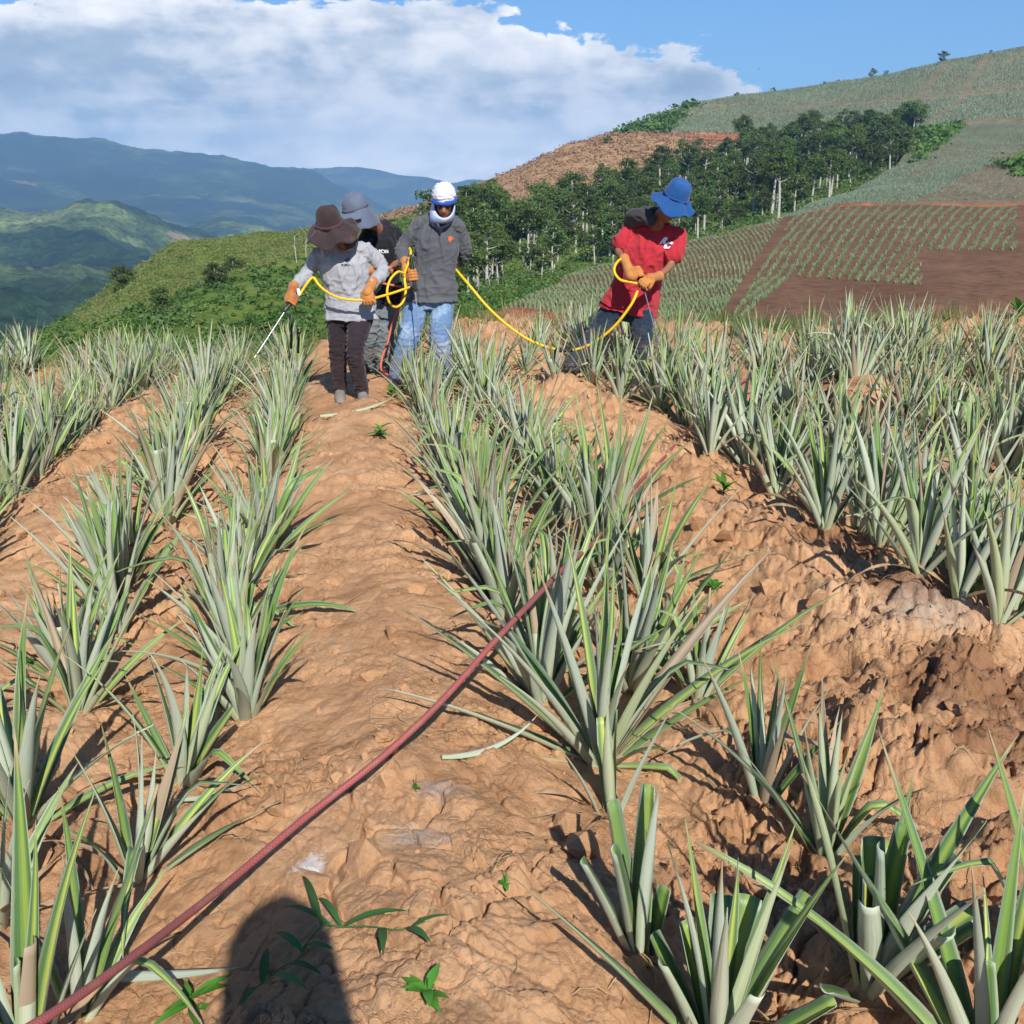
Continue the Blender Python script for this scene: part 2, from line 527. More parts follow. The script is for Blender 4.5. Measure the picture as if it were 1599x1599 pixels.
# nearest planted hillside on the right
cA3 = [(902, 426, 108), (1000, 400, 120), (1100, 372, 130), (1200, 345, 140), (1320, 322, 150), (1450, 322, 150), (1599, 323, 150), (1900, 325, 150)]
SA = Sheet([[(640, 600, 38), (1000, 580, 34), (1599, 580, 32), (1900, 580, 32)],
            [(785, 484, 58), (900, 502, 54), (1000, 512, 50), (1200, 517, 48), (1599, 507, 48), (1900, 505, 48)],
            [(848, 452, 82), (1000, 452, 78), (1200, 436, 76), (1599, 412, 76), (1900, 408, 78)],
            cA3, back(cA3, 30, 14)], 160, 14).rough(0.25, 6, 4, 3)
M_REDSOIL = ground_patch_mat('red_brown_earth', ((0.13, 0.068, 0.038), (0.165, 0.088, 0.050), (0.21, 0.115, 0.068)), 0.08, 1.2, 1.6, 0.10, 0.7)
tag(link('planted_slope', SA.mesh('planted_slope', M_REDSOIL)), kind='structure')
# pale field above the red bank
cC4 = [(1437, 208, 290), (1500, 199, 300), (1599, 191, 300), (1900, 184, 300)]
SC = Sheet([[(1170, 392, 148), (1320, 345, 150), (1599, 345, 150), (1900, 345, 150)],
            [(1200, 347, 158), (1320, 317, 160), (1599, 315, 160), (1900, 315, 160)],
            [(1325, 303, 185), (1420, 275, 200), (1599, 262, 200), (1900, 255, 200)],
            [(1400, 258, 240), (1470, 226, 255), (1599, 220, 260), (1900, 214, 260)],
            cC4, back(cC4, 30, 25)], 120, 14).rough(0.5, 14, 4, 5)
tag(link('upper_slope', SC.mesh('upper_slope', ground_patch_mat('grey_brown_earth', ((0.135, 0.105, 0.065), (0.175, 0.135, 0.085), (0.22, 0.155, 0.10)), 0.07, 1.0, 1.6, 0.10, 0.7))), kind='structure')
# the high hill against the sky
cB3 = [(1088, 164, 450), (1150, 152, 450), (1240, 139, 450), (1370, 118, 450), (1480, 93, 450), (1599, 76, 450), (1900, 38, 450)]
SB = Sheet([[(950, 222, 396), (1100, 226, 392), (1240, 228, 372), (1440, 214, 325), (1599, 200, 306), (1900, 190, 306)],
            [(968, 207, 406), (1100, 210, 400), (1240, 212, 380), (1440, 198, 335), (1599, 186, 315), (1900, 176, 315)],
            [(1015, 186, 425), (1100, 184, 425), (1240, 172, 415), (1440, 152, 390), (1599, 138, 385), (1900, 118, 380)],
            cB3, back(cB3, 60, 90)], 200, 16).rough(0.8, 30, 4, 8)
M_HILLSOIL = ground_patch_mat('hill_earth', ((0.13, 0.125, 0.075), (0.17, 0.155, 0.095), (0.22, 0.18, 0.11)), 0.03, 0.5, 0.6, 0.4, 0.6)
tag(link('high_hill', SB.mesh('high_hill', M_HILLSOIL)), kind='structure')
# brown dry shoulder
cD2 = [(560, 352, 330), (605, 337, 350), (670, 316, 365), (740, 291, 380), (810, 262, 390), (880, 229, 400), (950, 207, 410), (1000, 205, 405), (1250, 214, 390)]
SD = Sheet([[(520, 400, 250), (740, 360, 260), (900, 330, 290), (1250, 250, 370)],
            [(545, 370, 300), (740, 325, 320), (900, 275, 360), (1250, 228, 380)],
            cD2, back(cD2, 60, 60)], 160, 20).rough(0.7, 12, 5, 9)
M_DRY = ground_patch_mat('dry_slope', ((0.27, 0.15, 0.075), (0.36, 0.215, 0.115), (0.42, 0.27, 0.155)), 0.12, 0.8, 0.9, 0.5, 0.9)
tag(link('dry_shoulder', SD.mesh('dry_shoulder', M_DRY)), kind='structure')
# green hillside and the wooded gully
cE2 = [(60, 528, 150), (120, 492, 150), (160, 465, 145), (195, 432, 140), (235, 402, 140), (270, 386, 140), (330, 373, 150), (440, 366, 165), (500, 352, 180), (600, 347, 230), (740, 332, 260), (900, 303, 290),
       (1100, 266, 320), (1250, 228, 350), (1400, 210, 330), (1500, 203, 320)]
SE = Sheet([[(-60, 640, 50), (200, 620, 42), (400, 620, 42), (720, 620, 45), (900, 520, 85), (1200, 410, 160), (1440, 270, 255), (1500, 215, 300)],
            [(20, 570, 90), (200, 490, 88), (450, 455, 90), (700, 450, 115), (900, 410, 165), (1200, 330, 215), (1440, 235, 275), (1500, 207, 310)],
            cE2, back(cE2, 60, 60)], 220, 22).rough(0.9, 9, 5, 12)
M_GRASS = ground_patch_mat('hill_grass', ((0.07, 0.12, 0.022), (0.13, 0.18, 0.035), (0.20, 0.235, 0.06)), 0.045, 0.7, 1.2, 0.5, 0.8)
tag(link('green_hillside', SE.mesh('green_hillside', M_GRASS)), kind='structure')


M_BANK = ground_patch_mat('red_bank_earth', ((0.24, 0.085, 0.042), (0.32, 0.12, 0.06), (0.40, 0.16, 0.085)), 0.2, 1.5, 1.2, 0.3, 0.9)


def bank(name, lo, hi):
    s = Sheet([lo, hi, back(hi, 4, 4)], 120, 5).rough(0.12, 2.0, 3, 6)
    tag(link(name, s.mesh(name, M_BANK)), kind='structure')


bank('earth_bank', [(1205, 351, 145), (1320, 327, 152), (1450, 328, 152), (1599, 329, 152), (1900, 331, 152)], [(1205, 346, 149), (1320, 317.5, 156), (1450, 318.5, 156), (1599, 318, 156), (1900, 319, 156)])
bank('earth_bank', [(955, 210, 402), (1000, 214, 399), (1060, 217, 393), (1150, 220, 384), (1235, 225, 374)], [(955, 208, 405), (1000, 208.5, 402), (1060, 210, 397), (1150, 211, 389), (1240, 213, 379)])
bank('earth_bank', [(730, 500, 52), (800, 506, 50), (900, 520, 46), (1010, 530, 42), (1100, 535, 40)], [(785, 482, 56), (800, 480, 56), (900, 494, 52), (1010, 508, 48.5), (1100, 517, 47)])


def mountain_mat(name, tone=1.0):
    m, nt = new_mat(name)
    P = nt.n('ShaderNodeNewGeometry').outputs['Position']
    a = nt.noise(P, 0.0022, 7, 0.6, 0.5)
    b = nt.noise(P, 0.012, 7, 0.68, 0.2)
    d = nt.noise(P, 0.10, 4, 0.65)
    c = nt.ramp(a, [(0.38, (0.014, 0.030, 0.012)), (0.50, (0.030, 0.052, 0.018)), (0.57, (0.10, 0.135, 0.045)), (0.66, (0.20, 0.22, 0.085))])  # forest greens; the broad dark patches also stand in for cloud shadows
    c = nt.mix(1.0, c, nt.ramp(b, [(0.34, 0.50), (0.5, 1.0), (0.64, 1.55)]), 'MULTIPLY')
    c = nt.mix(1.0, c, nt.ramp(d, [(0.34, 0.45), (0.5, 1.0), (0.66, 1.6)]), 'MULTIPLY')
    e = nt.noise(nt.mapping(P, (1, 0.6, 1), (300, 77, 0)), 0.006, 4, 0.5, 0.6)
    c = nt.mix(nt.ramp(e, [(0.675, 0.0), (0.70, 0.8)]), c, (0.34, 0.22, 0.13))
    c = nt.mix(1.0, c, (tone, tone, tone), 'MULTIPLY')
    finish(nt, c, 0.95, nt.noise(P, 0.03, 8, 0.75), 1.0, 22, 0.05)
    return m


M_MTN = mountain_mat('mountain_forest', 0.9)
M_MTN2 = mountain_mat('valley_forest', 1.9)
cG = [(-400, 352, 1900), (0, 327, 1800), (60, 319, 1800), (140, 312, 1800), (200, 325, 1800), (250, 350, 1850), (330, 372, 1900), (443, 388, 1950), (800, 420, 2000)]
SG = Sheet([[(-500, 640, 420), (0, 640, 420), (800, 640, 420)],
            [(-500, 500, 700), (0, 490, 720), (120, 500, 700), (300, 480, 760), (800, 480, 800)],
            [(-500, 440, 1050), (0, 430, 1050), (110, 450, 1000), (300, 430, 1150), (800, 440, 1200)],
            [(-500, 400, 1450), (0, 370, 1400), (140, 360, 1400), (260, 400, 1500), (800, 430, 1600)],
            cG, back(cG, 60, 250)], 260, 26).rough(26, 240, 7, 15, ridged=False).rough(4, 26, 3, 18)
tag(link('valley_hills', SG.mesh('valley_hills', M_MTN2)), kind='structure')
cG2 = [(100, 400, 2700), (250, 372, 2700), (319, 343, 2700), (360, 336, 2700), (405, 349, 2700), (443, 362, 2700), (520, 372, 2700), (900, 400, 2700)]
SG2 = Sheet([[(100, 520, 2000), (900, 520, 2000)], [(100, 430, 2300), (360, 380, 2350), (900, 430, 2300)], cG2, back(cG2, 50, 300)], 160, 20).rough(16, 200, 6, 25).rough(3, 30, 3, 27)
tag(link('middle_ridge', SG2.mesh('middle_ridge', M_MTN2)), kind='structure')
cM1 = [(-500, 195, 5200), (-120, 215, 5200), (0, 208, 5200), (35, 203, 5200), (90, 210, 5200), (150, 217, 5200), (230, 233, 5200), (300, 244, 5200), (400, 256, 5200), (455, 260, 5200),
       (495, 270, 5200), (530, 292, 5200), (575, 318, 5200), (640, 345, 5200), (900, 400, 5200)]
SM1 = Sheet([[(-500, 480, 2400), (0, 470, 2400), (900, 470, 2400)],
             [(-500, 380, 3000), (0, 350, 3000), (250, 370, 3000), (520, 400, 3000), (900, 430, 3000)],
             [(-500, 300, 3900), (0, 275, 3900), (250, 310, 3900), (450, 330, 3900), (620, 375, 3900), (900, 415, 3900)],
             cM1, back(cM1, 80, 900)], 300, 30).rough(40, 650, 7, 35).rough(9, 90, 4, 39)
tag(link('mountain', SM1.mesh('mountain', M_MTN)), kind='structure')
cM2 = [(200, 262, 7500), (430, 264, 7500), (500, 266, 7500), (540, 262, 7500), (580, 264, 7500), (630, 272, 7500), (670, 277, 7500), (705, 284, 7500), (735, 277, 7500), (765, 279, 7500), (800, 290, 7500),
       (1000, 300, 7500), (2100, 300, 7500)]
SM2 = Sheet([[(200, 480, 5200), (2100, 480, 5200)], [(200, 350, 6000), (700, 335, 6000), (2100, 360, 6000)], cM2, back(cM2, 60, 900)], 240, 30).rough(22, 500, 6, 45)
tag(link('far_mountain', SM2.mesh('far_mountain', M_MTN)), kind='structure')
# valley floor that carries everything on to the horizon
gv = np.array([[-9500, -9500, -760], [9500, -9500, -760], [9500, 9500, -760], [-9500, 9500, -760]], float)
tag(link('valley_floor', mesh_np('valley_floor', gv, [[0, 1, 2, 3]], M_MTN2, smooth=False)), kind='structure')
# ------------------------------------------------------------------ pineapple plants
def leaf_material(name, upper):
    m, nt = new_mat(name)
    uvn = nt.n('ShaderNodeUVMap', uv_map='UVMap').outputs[0]
    sp = nt.n('ShaderNodeSeparateXYZ'); nt.link(uvn, sp.inputs[0])
    u = nt.math('FRACT', sp.outputs[0]); k = nt.math('FLOOR', sp.outputs[0]); v = sp.outputs[1]
    oi = nt.n('ShaderNodeObjectInfo').outputs['Random']
    wn = nt.n('ShaderNodeTexWhiteNoise', noise_dimensions='1D')
    nt.link(nt.math('MULTIPLY_ADD', oi, 917.0, k), wn.inputs['W'])
    r1 = wn.outputs['Value']
    sc = nt.n('ShaderNodeSeparateColor'); nt.link(wn.outputs['Color'], sc.inputs[0])
    r2, r3 = sc.outputs[0], sc.outputs[1]
    # streaks along the leaf
    cv = nt.n('ShaderNodeCombineXYZ')
    nt.link(nt.math('MULTIPLY', sp.outputs[0], 26.0), cv.inputs[0]); nt.link(nt.math('MULTIPLY', v, 2.2), cv.inputs[1]); nt.link(nt.math('MULTIPLY', r1, 30.0), cv.inputs[2])
    st = nt.noise(cv.outputs[0], 1.0, 4, 0.6)
    cv2 = nt.n('ShaderNodeCombineXYZ')
    nt.link(nt.math('MULTIPLY', sp.outputs[0], 4.0), cv2.inputs[0]); nt.link(nt.math('MULTIPLY', v, 7.0), cv2.inputs[1]); nt.link(nt.math('MULTIPLY', r2, 30.0), cv2.inputs[2])
    bl = nt.noise(cv2.outputs[0], 1.0, 4, 0.6)
    mid = nt.math('ABSOLUTE', nt.math('SUBTRACT', u, 0.5))
    if upper:
        yel = nt.mix(r2, (0.15, 0.28, 0.045), (0.52, 0.56, 0.13))
        drk = nt.mix(r3, (0.080, 0.17, 0.055), (0.17, 0.28, 0.10))
        c = nt.mix(nt.ramp(mid, [(0.05, 0.0), (0.26, 1.0)]), yel, drk)
        c = nt.mix(nt.ramp(mid, [(0.36, 0.0), (0.44, 1.0)]), c, (0.36, 0.42, 0.30))
        c = nt.mix(nt.ramp(v, [(0.0, 0.55), (0.25, 0.0)]), c, (0.50, 0.55, 0.24))
    else:
        c = nt.mix(r2, (0.43, 0.49, 0.385), (0.58, 0.63, 0.47))
        c = nt.mix(nt.ramp(v, [(0.0, 0.7), (0.42, 0.0)]), c, (0.47, 0.53, 0.34))
        c = nt.mix(nt.ramp(r3, [(0.72, 0.0), (0.95, 0.55)]), c, (0.40, 0.48, 0.16))
        c = nt.mix(nt.ramp(mid, [(0.40, 0.0), (0.49, 0.8)]), c, (0.24, 0.34, 0.15))
    c = nt.mix(1.0, c, nt.ramp(st, [(0.3, 0.80), (0.5, 1.0), (0.7, 1.12)]), 'MULTIPLY')
    # scorched blotches and dry tips
    c = nt.mix(nt.ramp(bl, [(0.66, 0.0), (0.74, 0.6)]), c, (0.36, 0.30, 0.22))
    tip = nt.math('ADD', v, nt.math('MULTIPLY', nt.math('SUBTRACT', bl, 0.5), 0.14))
    tip = nt.math('SUBTRACT', tip, nt.math('MULTIPLY', r1, 0.22))
    c = nt.mix(nt.ramp(tip, [(0.79, 0.0), (0.90, 1.0)]), c, (0.44, 0.33, 0.18))
    c = nt.mix(nt.ramp(nt.math('ADD', r1, nt.math('MULTIPLY', v, 0.05)), [(0.955, 0.0), (0.965, 1.0)], 'CONSTANT'), c, (0.40, 0.31, 0.21))
    # field dust thrown onto the lower leaf
    P = nt.n('ShaderNodeNewGeometry').outputs['Position']
    du = nt.noise(P, 14.0, 4, 0.6)
    c = nt.mix(nt.math('MULTIPLY', nt.ramp(du, [(0.55, 0.0), (0.75, 0.5)]), nt.ramp(v, [(0.0, 1.0), (0.3, 0.0)])), c, (0.45, 0.27, 0.15))
    tr = nt.mix(0.5, c, (0.30, 0.50, 0.05))
    finish(nt, c, 0.42 if upper else 0.55, st, 0.35, 0.0025, 0.45 if upper else 0.35, transl=(0.13, tr))
    return m


M_LU = leaf_material('leaf_upper_face', True)
M_LL = leaf_material('leaf_under_face', False)
M_LEAF = [M_LU, M_LL]
M_DEAD = flat_mat('dried_leaf', (0.36, 0.25, 0.15), 0.85, 0.1, 9.0, 0.45, 40, 0.5)


def leaf_arrays(L, W, curve, twist=0.0, side=0.0, cut=1.0, seg=11, na=5, k=0, kink=None, gutter=0.30, wave=0.0, seed=0):
    """one stiff channelled leaf growing along +Z and arching to +X; slot 0 = upper (inner) face, slot 1 = under face"""
    rnd = random.Random(seed)
    ts = np.linspace(0, cut, seg + 1)
    pos = np.zeros((seg + 1, 3)); ang = np.zeros(seg + 1)
    p = np.zeros(3); rows_v = []; ph = rnd.random() * 6
    up_v, lo_v, uv_u, uv_l = [], [], [], []
    for i, t in enumerate(ts):
        a = curve * t ** 1.6
        if kink and t > kink[0]: a += kink[1] * min(1, (t - kink[0]) / 0.08)
        b = side * t * t
        d = np.array([math.sin(a) * math.cos(b), math.sin(b), math.cos(a) * math.cos(b)])
        if i: p = p + d * L * (ts[i] - ts[i - 1])
        n = np.array([-math.cos(a), 0, math.sin(a)])            # towards the stem / upwards
        y = np.cross(n, d); y /= np.linalg.norm(y); n = np.cross(d, y)
        tw = twist * t
        y, n = y * math.cos(tw) + n * math.sin(tw), n * math.cos(tw) - y * math.sin(tw)
        wprof = (0.80 + 0.38 * math.sin(min(t / 0.34, 1) * math.pi / 2)) * (1 - max(0, (t - 0.30) / 0.70) ** 1.35)
        w_ = max(W * wprof, W * 0.02)
        g = gutter * (1.25 - 0.75 * t)
        for s in np.linspace(-1, 1, na):
            q = p + y * s * w_ / 2 + n * (s * s * g * w_ * 0.9 + (wave * W * math.sin(7 * t + ph + s * 2) * abs(s)))
            up_v.append(q); uv_u.append((k + 0.02 + 0.96 * (s + 1) / 2, t))
            lo_v.append(q - n * (1 - s * s) * (0.0035 + W * 0.07 * (1 - t)) - n * 0.0004); uv_l.append((k + 0.02 + 0.96 * (s + 1) / 2, t))
    V = np.array(up_v + lo_v); UV = np.array(uv_u + uv_l)
    nu = (seg + 1) * na
    fu = grid_faces(seg + 1, na); fl = grid_faces(seg + 1, na)[:, ::-1] + nu
    i = np.arange(seg) * na
    e1 = np.stack([i, i + na, i + na + nu, i + nu], -1)
    j = i + na - 1
    e2 = np.stack([j, j + nu, j + na + nu, j + na], -1)
    c = np.arange(na - 1) + seg * na
    e3 = np.stack([c, c + 1, c + 1 + nu, c + nu], -1)
    Fc = np.concatenate([fu, fl, e1, e2, e3])
    mi = np.concatenate([np.zeros(len(fu)), np.ones(len(fl) + len(e1) + len(e2) + len(e3))]).astype(int)
    return V, Fc, mi, UV


LEAF_SPECS = []
_r = random.Random(5)
for c_ in (0.05, 0.12, 0.20, 0.30, 0.42, 0.55, 0.75, 1.0, 1.35):
    for q in range(3):
        LEAF_SPECS.append(dict(curve=c_, twist=_r.uniform(-0.7, 0.7), side=_r.uniform(-0.25, 0.25) * (0.5 + c_), cut=1.0, seed=len(LEAF_SPECS),
                               wave=_r.choice([0, 0, 0.12])))
for q in range(6):
    LEAF_SPECS.append(dict(curve=_r.uniform(0.4, 0.8), twist=_r.uniform(-0.9, 0.9), side=_r.uniform(-0.3, 0.3), kink=(_r.uniform(0.45, 0.7), _r.uniform(0.9, 1.5)), seed=50 + q))
for q in range(6):
    LEAF_SPECS.append(dict(curve=_r.uniform(0.02, 0.25), twist=_r.uniform(-0.3, 0.3), side=_r.uniform(-0.1, 0.1), cut=_r.uniform(0.42, 0.62), seed=70 + q))
for q in range(6):
    LEAF_SPECS.append(dict(curve=_r.uniform(0.4, 1.3), twist=_r.uniform(-2.5, 2.5), side=_r.uniform(-0.5, 0.5), seed=90 + q, wave=.5, gutter=.6))
DRIED = list(range(39, 45))
N_CURVE = 27
KINKED = list(range(27, 33)); CUT = list(range(33, 39))
LEAF_MESH = []
for i_, sp_ in enumerate(LEAF_SPECS):
    V_, F_, mi_, UV_ = leaf_arrays(1.0, 0.064 if i_ < 33 else 0.085 if i_ < 39 else 0.036, seg=12, k=i_, **sp_)
    LEAF_MESH.append(mesh_np('pineapple_leaf', V_, F_, M_LEAF if i_ < 39 else [M_DEAD, M_DEAD], mi_, uvs=UV_))


def plant_leaves(rnd, n, size, spread, trimmed=0.0, droop=1.0, thick=1.0):
    """list of (variant, matrix) of one rosette of n leaves"""
    out = []
    az0 = rnd.random() * 360
    for i in range(n):
        f = i / max(n - 1, 1)                       # 0 outermost .. 1 innermost
        tilt = math.radians((45 * (1 - f) ** 1.15 + 3) * spread * rnd.uniform(0.65, 1.25))
        ln = size * (0.62 + 0.50 * math.sin(math.pi * (0.16 + 0.66 * f))) * rnd.uniform(0.82, 1.12)
        a = math.radians(az0 + i * 137.5 + rnd.uniform(-18, 18))
        if rnd.random() < trimmed: var = rnd.choice(CUT)
        elif rnd.random() < 0.10 * droop * (1.4 - f): var = rnd.choice(KINKED)
        else:
            cb = (1 - f) * 4.6 * droop + rnd.uniform(-0.8, 2.0)
            var = min(8, max(0, int(cb))) * 3 + rnd.randrange(3)
        w_ = thick * rnd.uniform(0.85, 1.15) * (0.62 / max(ln, 0.3)) ** 0.5
        R = Matrix.Rotation(a, 4, 'Z') @ Matrix.Translation((0.010 + 0.016 * (1 - f), 0, -0.02 + 0.05 * f)) @ Matrix.Rotation(tilt, 4, 'Y') @ Matrix.Rotation(rnd.uniform(-0.15, 0.15), 4, 'X') @ Matrix.Diagonal((ln, ln * w_, ln, 1))
        out.append((var, R))
    for q in range(rnd.randint(1, 4)):              # old dried leaves hanging low
        ln = size * rnd.uniform(0.5, 0.85)
        out.append((rnd.choice(DRIED), Matrix.Rotation(rnd.random() * 6.28, 4, 'Z') @ Matrix.Translation((0.03, 0, 0.01)) @ Matrix.Rotation(math.radians(rnd.uniform(38, 80)), 4, 'Y') @ Matrix.Diagonal((ln, ln * rnd.uniform(.5, 1.0), ln, 1))))
    return out


def add_plant_leaves(loc, label, group, rnd, n=18, size=0.62, spread=1.0, lean=(0, 0), trimmed=0.0, droop=1.0, thick=1.0, extra=()):
    root = empty('pineapple_plant', loc, label, 'plant', group)
    L0 = Matrix.Rotation(lean[0], 4, 'Y') @ Matrix.Rotation(lean[1], 4, 'X')
    lv = plant_leaves(rnd, n, size, spread, trimmed, droop, thick)
    for (az_, tl, ln, var, w_) in extra:            # leaves placed one by one: azimuth 0 = +X, 90 = away from the camera
        lv.append((var, Matrix.Rotation(math.radians(az_), 4, 'Z') @ Matrix.Translation((0.02, 0, 0)) @ Matrix.Rotation(math.radians(tl), 4, 'Y') @ Matrix.Diagonal((ln, ln * w_, ln, 1))))
    for var, R in lv:
        o = bpy.data.objects.new('leaf', LEAF_MESH[var])
        COL.objects.link(o); o.parent = root
        o.matrix_local = L0 @ R
    return root


# joined rosettes for the plants too far away to pick their leaves apart
FAR = []
for q in range(14):
    rnd = random.Random(900 + q)
    Vs, Fs, Ms, Us = [], [], [], []; off = 0
    for (var, R) in plant_leaves(rnd, rnd.randint(19, 27), rnd.uniform(0.56, 0.72), rnd.uniform(0.62, 1.05), trimmed=0.05, droop=0.85):
        sp_ = dict(LEAF_SPECS[var])
        V_, F_, mi_, UV_ = leaf_arrays(1.0, 0.062 if var < 33 else 0.075 if var < 39 else 0.034, seg=7, na=3, k=len(Vs) + 40 + q * 40, **sp_)
        M_ = np.array(R); V_ = V_ @ M_[:3, :3].T + M_[:3, 3]
        Vs.append(V_); Fs.append(F_ + off); Ms.append(mi_ if var < 39 else mi_ * 0 + 2); Us.append(UV_); off += len(V_)
    FAR.append(mesh_np('pineapple_foliage', np.concatenate(Vs), np.concatenate(Fs), M_LEAF + [M_DEAD], np.concatenate(Ms), uvs=np.concatenate(Us)))

placed = []          # (x, y) of every plant
G_L, G_C, G_R = 'pineapple plants in the rows left of the bare path', 'pineapple plants in the double row right of the bare path', 'pineapple plants in the rows on the right of the field'
# plants in the foreground, each with a look of its own: base in the photograph, then size and habit
NEAR = [
    # px, py, n, size, spread, leanx, leany, trimmed, droop, label, group, extra
    (215, 1372, 13, .42, .8, .28, -.1, 0, .7, 'pineapple plant leaning right, lowest of the left row beside the red hose', G_L, [(5, 78, .55, 3, 1.0)]),
    (285, 1215, 13, .46, .8, .22, 0, .1, .7, 'pineapple plant with spiky upright leaves second up the left row edge', G_L, []),
    (352, 985, 20, .56, .7, .06, 0, 0, .9, 'tall pale plant at the left path edge with one long leaf arching right', G_L, [(-5, 52, .62, 22, 1.0), (100, 30, .6, 12, 1)]),
    (35, 1290, 16, .56, .95, .1, 0, 0, 1.0, 'broad pineapple plant at the left photo edge with arching grey leaves', G_L, []),
    (120, 1110, 16, .50, .85, .1, 0, 0, .8, 'pineapple plant with bright green centre leaves behind the broad left edge plant', G_L, []),
    (185, 985, 18, .58, .85, -.05, 0, 0, 1.0, 'pineapple plant with one wide green centre leaf and grey side leaves on the left', G_L, []),
    (0, 1440, 8, .40, .8, .1, 0, 0, .8, 'small pineapple plant cut by the left photo edge above the corner', G_L, []),
    (40, 1680, 10, .56, .40, .02, 0, .1, .4, 'yellow green pineapple plant in the bottom left corner behind the red hose', G_L, [(80, 8, .72, 3, 1.1)]),
    (125, 1590, 8, .44, .6, .22, -.1, 0, .5, 'slender pineapple plant with dry leaf tips beside the bottom left corner', G_L, []),
    (1000, 1492, 3, .50, .3, -.05, 0, .6, .1, 'short stub of a pineapple plant with three cut pale leaves', G_C, [(180, 20, .55, 33, .8), (140, 8, .72, 34, .8), (60, 5, .66, 35, .8)]),
    (955, 1275, 5, .40, .5, -.05, 0, .2, .4, 'thin pale pineapple shoot growing from under the big spreading plant', G_C, []),
    (940, 1195, 18, .66, 1.05, .02, 0, 0, .75, 'largest spreading pineapple plant in the middle of the photo under the red hose', G_C,
     [(150, 40, .80, 1, .95), (165, 50, .74, 3, .8), (178, 64, .70, 10, .8), (-172, 76, .66, 13, .7), (12, 45, .74, 9, .8), (25, 36, .85, 6, .8), (-20, 74, .45, 28, .8)]),
    (1120, 1650, 14, .52, .8, 0, 0, .35, .6, 'squat pineapple plant with broad cut leaves at the bottom edge', G_C, [(165, 44, .52, 10, .9), (60, 22, .62, 34, 1.0), (30, 30, .60, 35, .9), (120, 10, .5, 5, .9)]),
    (1355, 1545, 15, .50, .85, .10, .1, .65, .4, 'stocky pineapple plant with broad blunt chopped leaves near the lower right corner', G_R, [(20, 48, .50, 36, 1.1), (75, 35, .56, 37, 1.1), (100, 20, .60, 33, 1.1)]),
    (1540, 1690, 9, .54, .6, -.05, 0, .1, .8, 'long leaved pineapple plant in the bottom right corner with browned arching leaves', G_R,
     [(135, 34, .62, 8, .8), (150, 44, .66, 12, .75), (118, 22, .66, 10, .95), (60, 8, .58, 6, .8)]),
    (1640, 1560, 8, .45, .5, -.1, 0, .1, .8, 'pineapple plant cut by the right photo edge above the bottom right corner', G_R, []),
    (1190, 1245, 13, .44, .5, .02, 0, 0, .5, 'narrow upright pineapple plant with stiff blue grey leaves right of the big one', G_C, []),
    (1290, 1335, 12, .44, .6, 0, 0, 0, .7, 'blue grey pineapple plant with three slim upright leaves on the lower right slope', G_C, [(150, 42, .55, 16, .8)]),
    (1090, 1098, 14, .40, .65, .08, 0, 0, .7, 'small pale pineapple plant at the foot of the dug mound', G_C, [(15, 40, .62, 9, .7)]),
    (1560, 975, 16, .54, .75, .05, 0, 0, .6, 'pale pineapple plant at the right photo edge nearest the dark soil patch', G_R, []),
    (1437, 888, 15, .54, .7, .02, 0, 0, .6, 'stiff pineapple plant at the front of the right row above the mound', G_R, []),
    (1290, 820, 16, .52, .5, 0, 0, .15, .5, 'upright pineapple plant with a thick pale blunt leaf in the right row', G_R, []),
    (1212, 778, 18, .52, .6, 0, 0, 0, .5, 'dense upright pineapple plant nearest the green weed on the right', G_R, []),
    (1372, 850, 13, .52, .6, 0, 0, .1, .6, 'leaning pineapple plant between two taller ones at the front of the right row', G_R, []),
    (1500, 930, 12, .50, .6, .1, 0, .1, .6, 'short pineapple plant right of the stiff one in the right row', G_R, []),
    (1110, 705, 16, .50, .6, 0, 0, 0, .5, 'upright pineapple plant beside the far end of the red hose', G_R, []),
    (1040, 1010, 12, .36, .8, .1, 0, 0, .8, 'little pineapple plant in the gap behind the big spreading plant', G_C, []),
    (868, 1040, 18, .60, .85, -.05, 0, 0, .8, 'pineapple plant crowded behind the left side of the big spreading plant', G_C, []),
    (985, 1075, 16, .56, .8, .12, 0, 0, .8, 'pineapple plant crowded behind the right side of the big spreading plant', G_C, []),
    (1010, 935, 16, .52, .95, .12, 0, 0, .9, 'pineapple plant with yellow inner leaves right of the hose crossing', G_C, []),
    (960, 815, 16, .60, .85, .05, 0, 0, .8, 'tall pineapple plant with wide pale leaf just beyond the hose end', G_C, []),
    (20, 782, 20, .62, .7, .05, 0, 0, .7, 'tall dense pineapple plant cut by the left photo edge half way up', G_L, []),
]
for i_, (px, py, n_, size, spread, lx, ly, tr, dr, lab, grp, ex) in enumerate(NEAR):
    x_, y_, z_ = pix_ground(px, py)
    add_plant_leaves((x_, y_, z_ - 0.02), lab, grp, random.Random(300 + i_), n_, size, spread, (lx, ly), tr, dr, 0.86, ex)
    placed.append((x_, y_))
rows_ = random.Random(77)
ROW_PLANTS = []
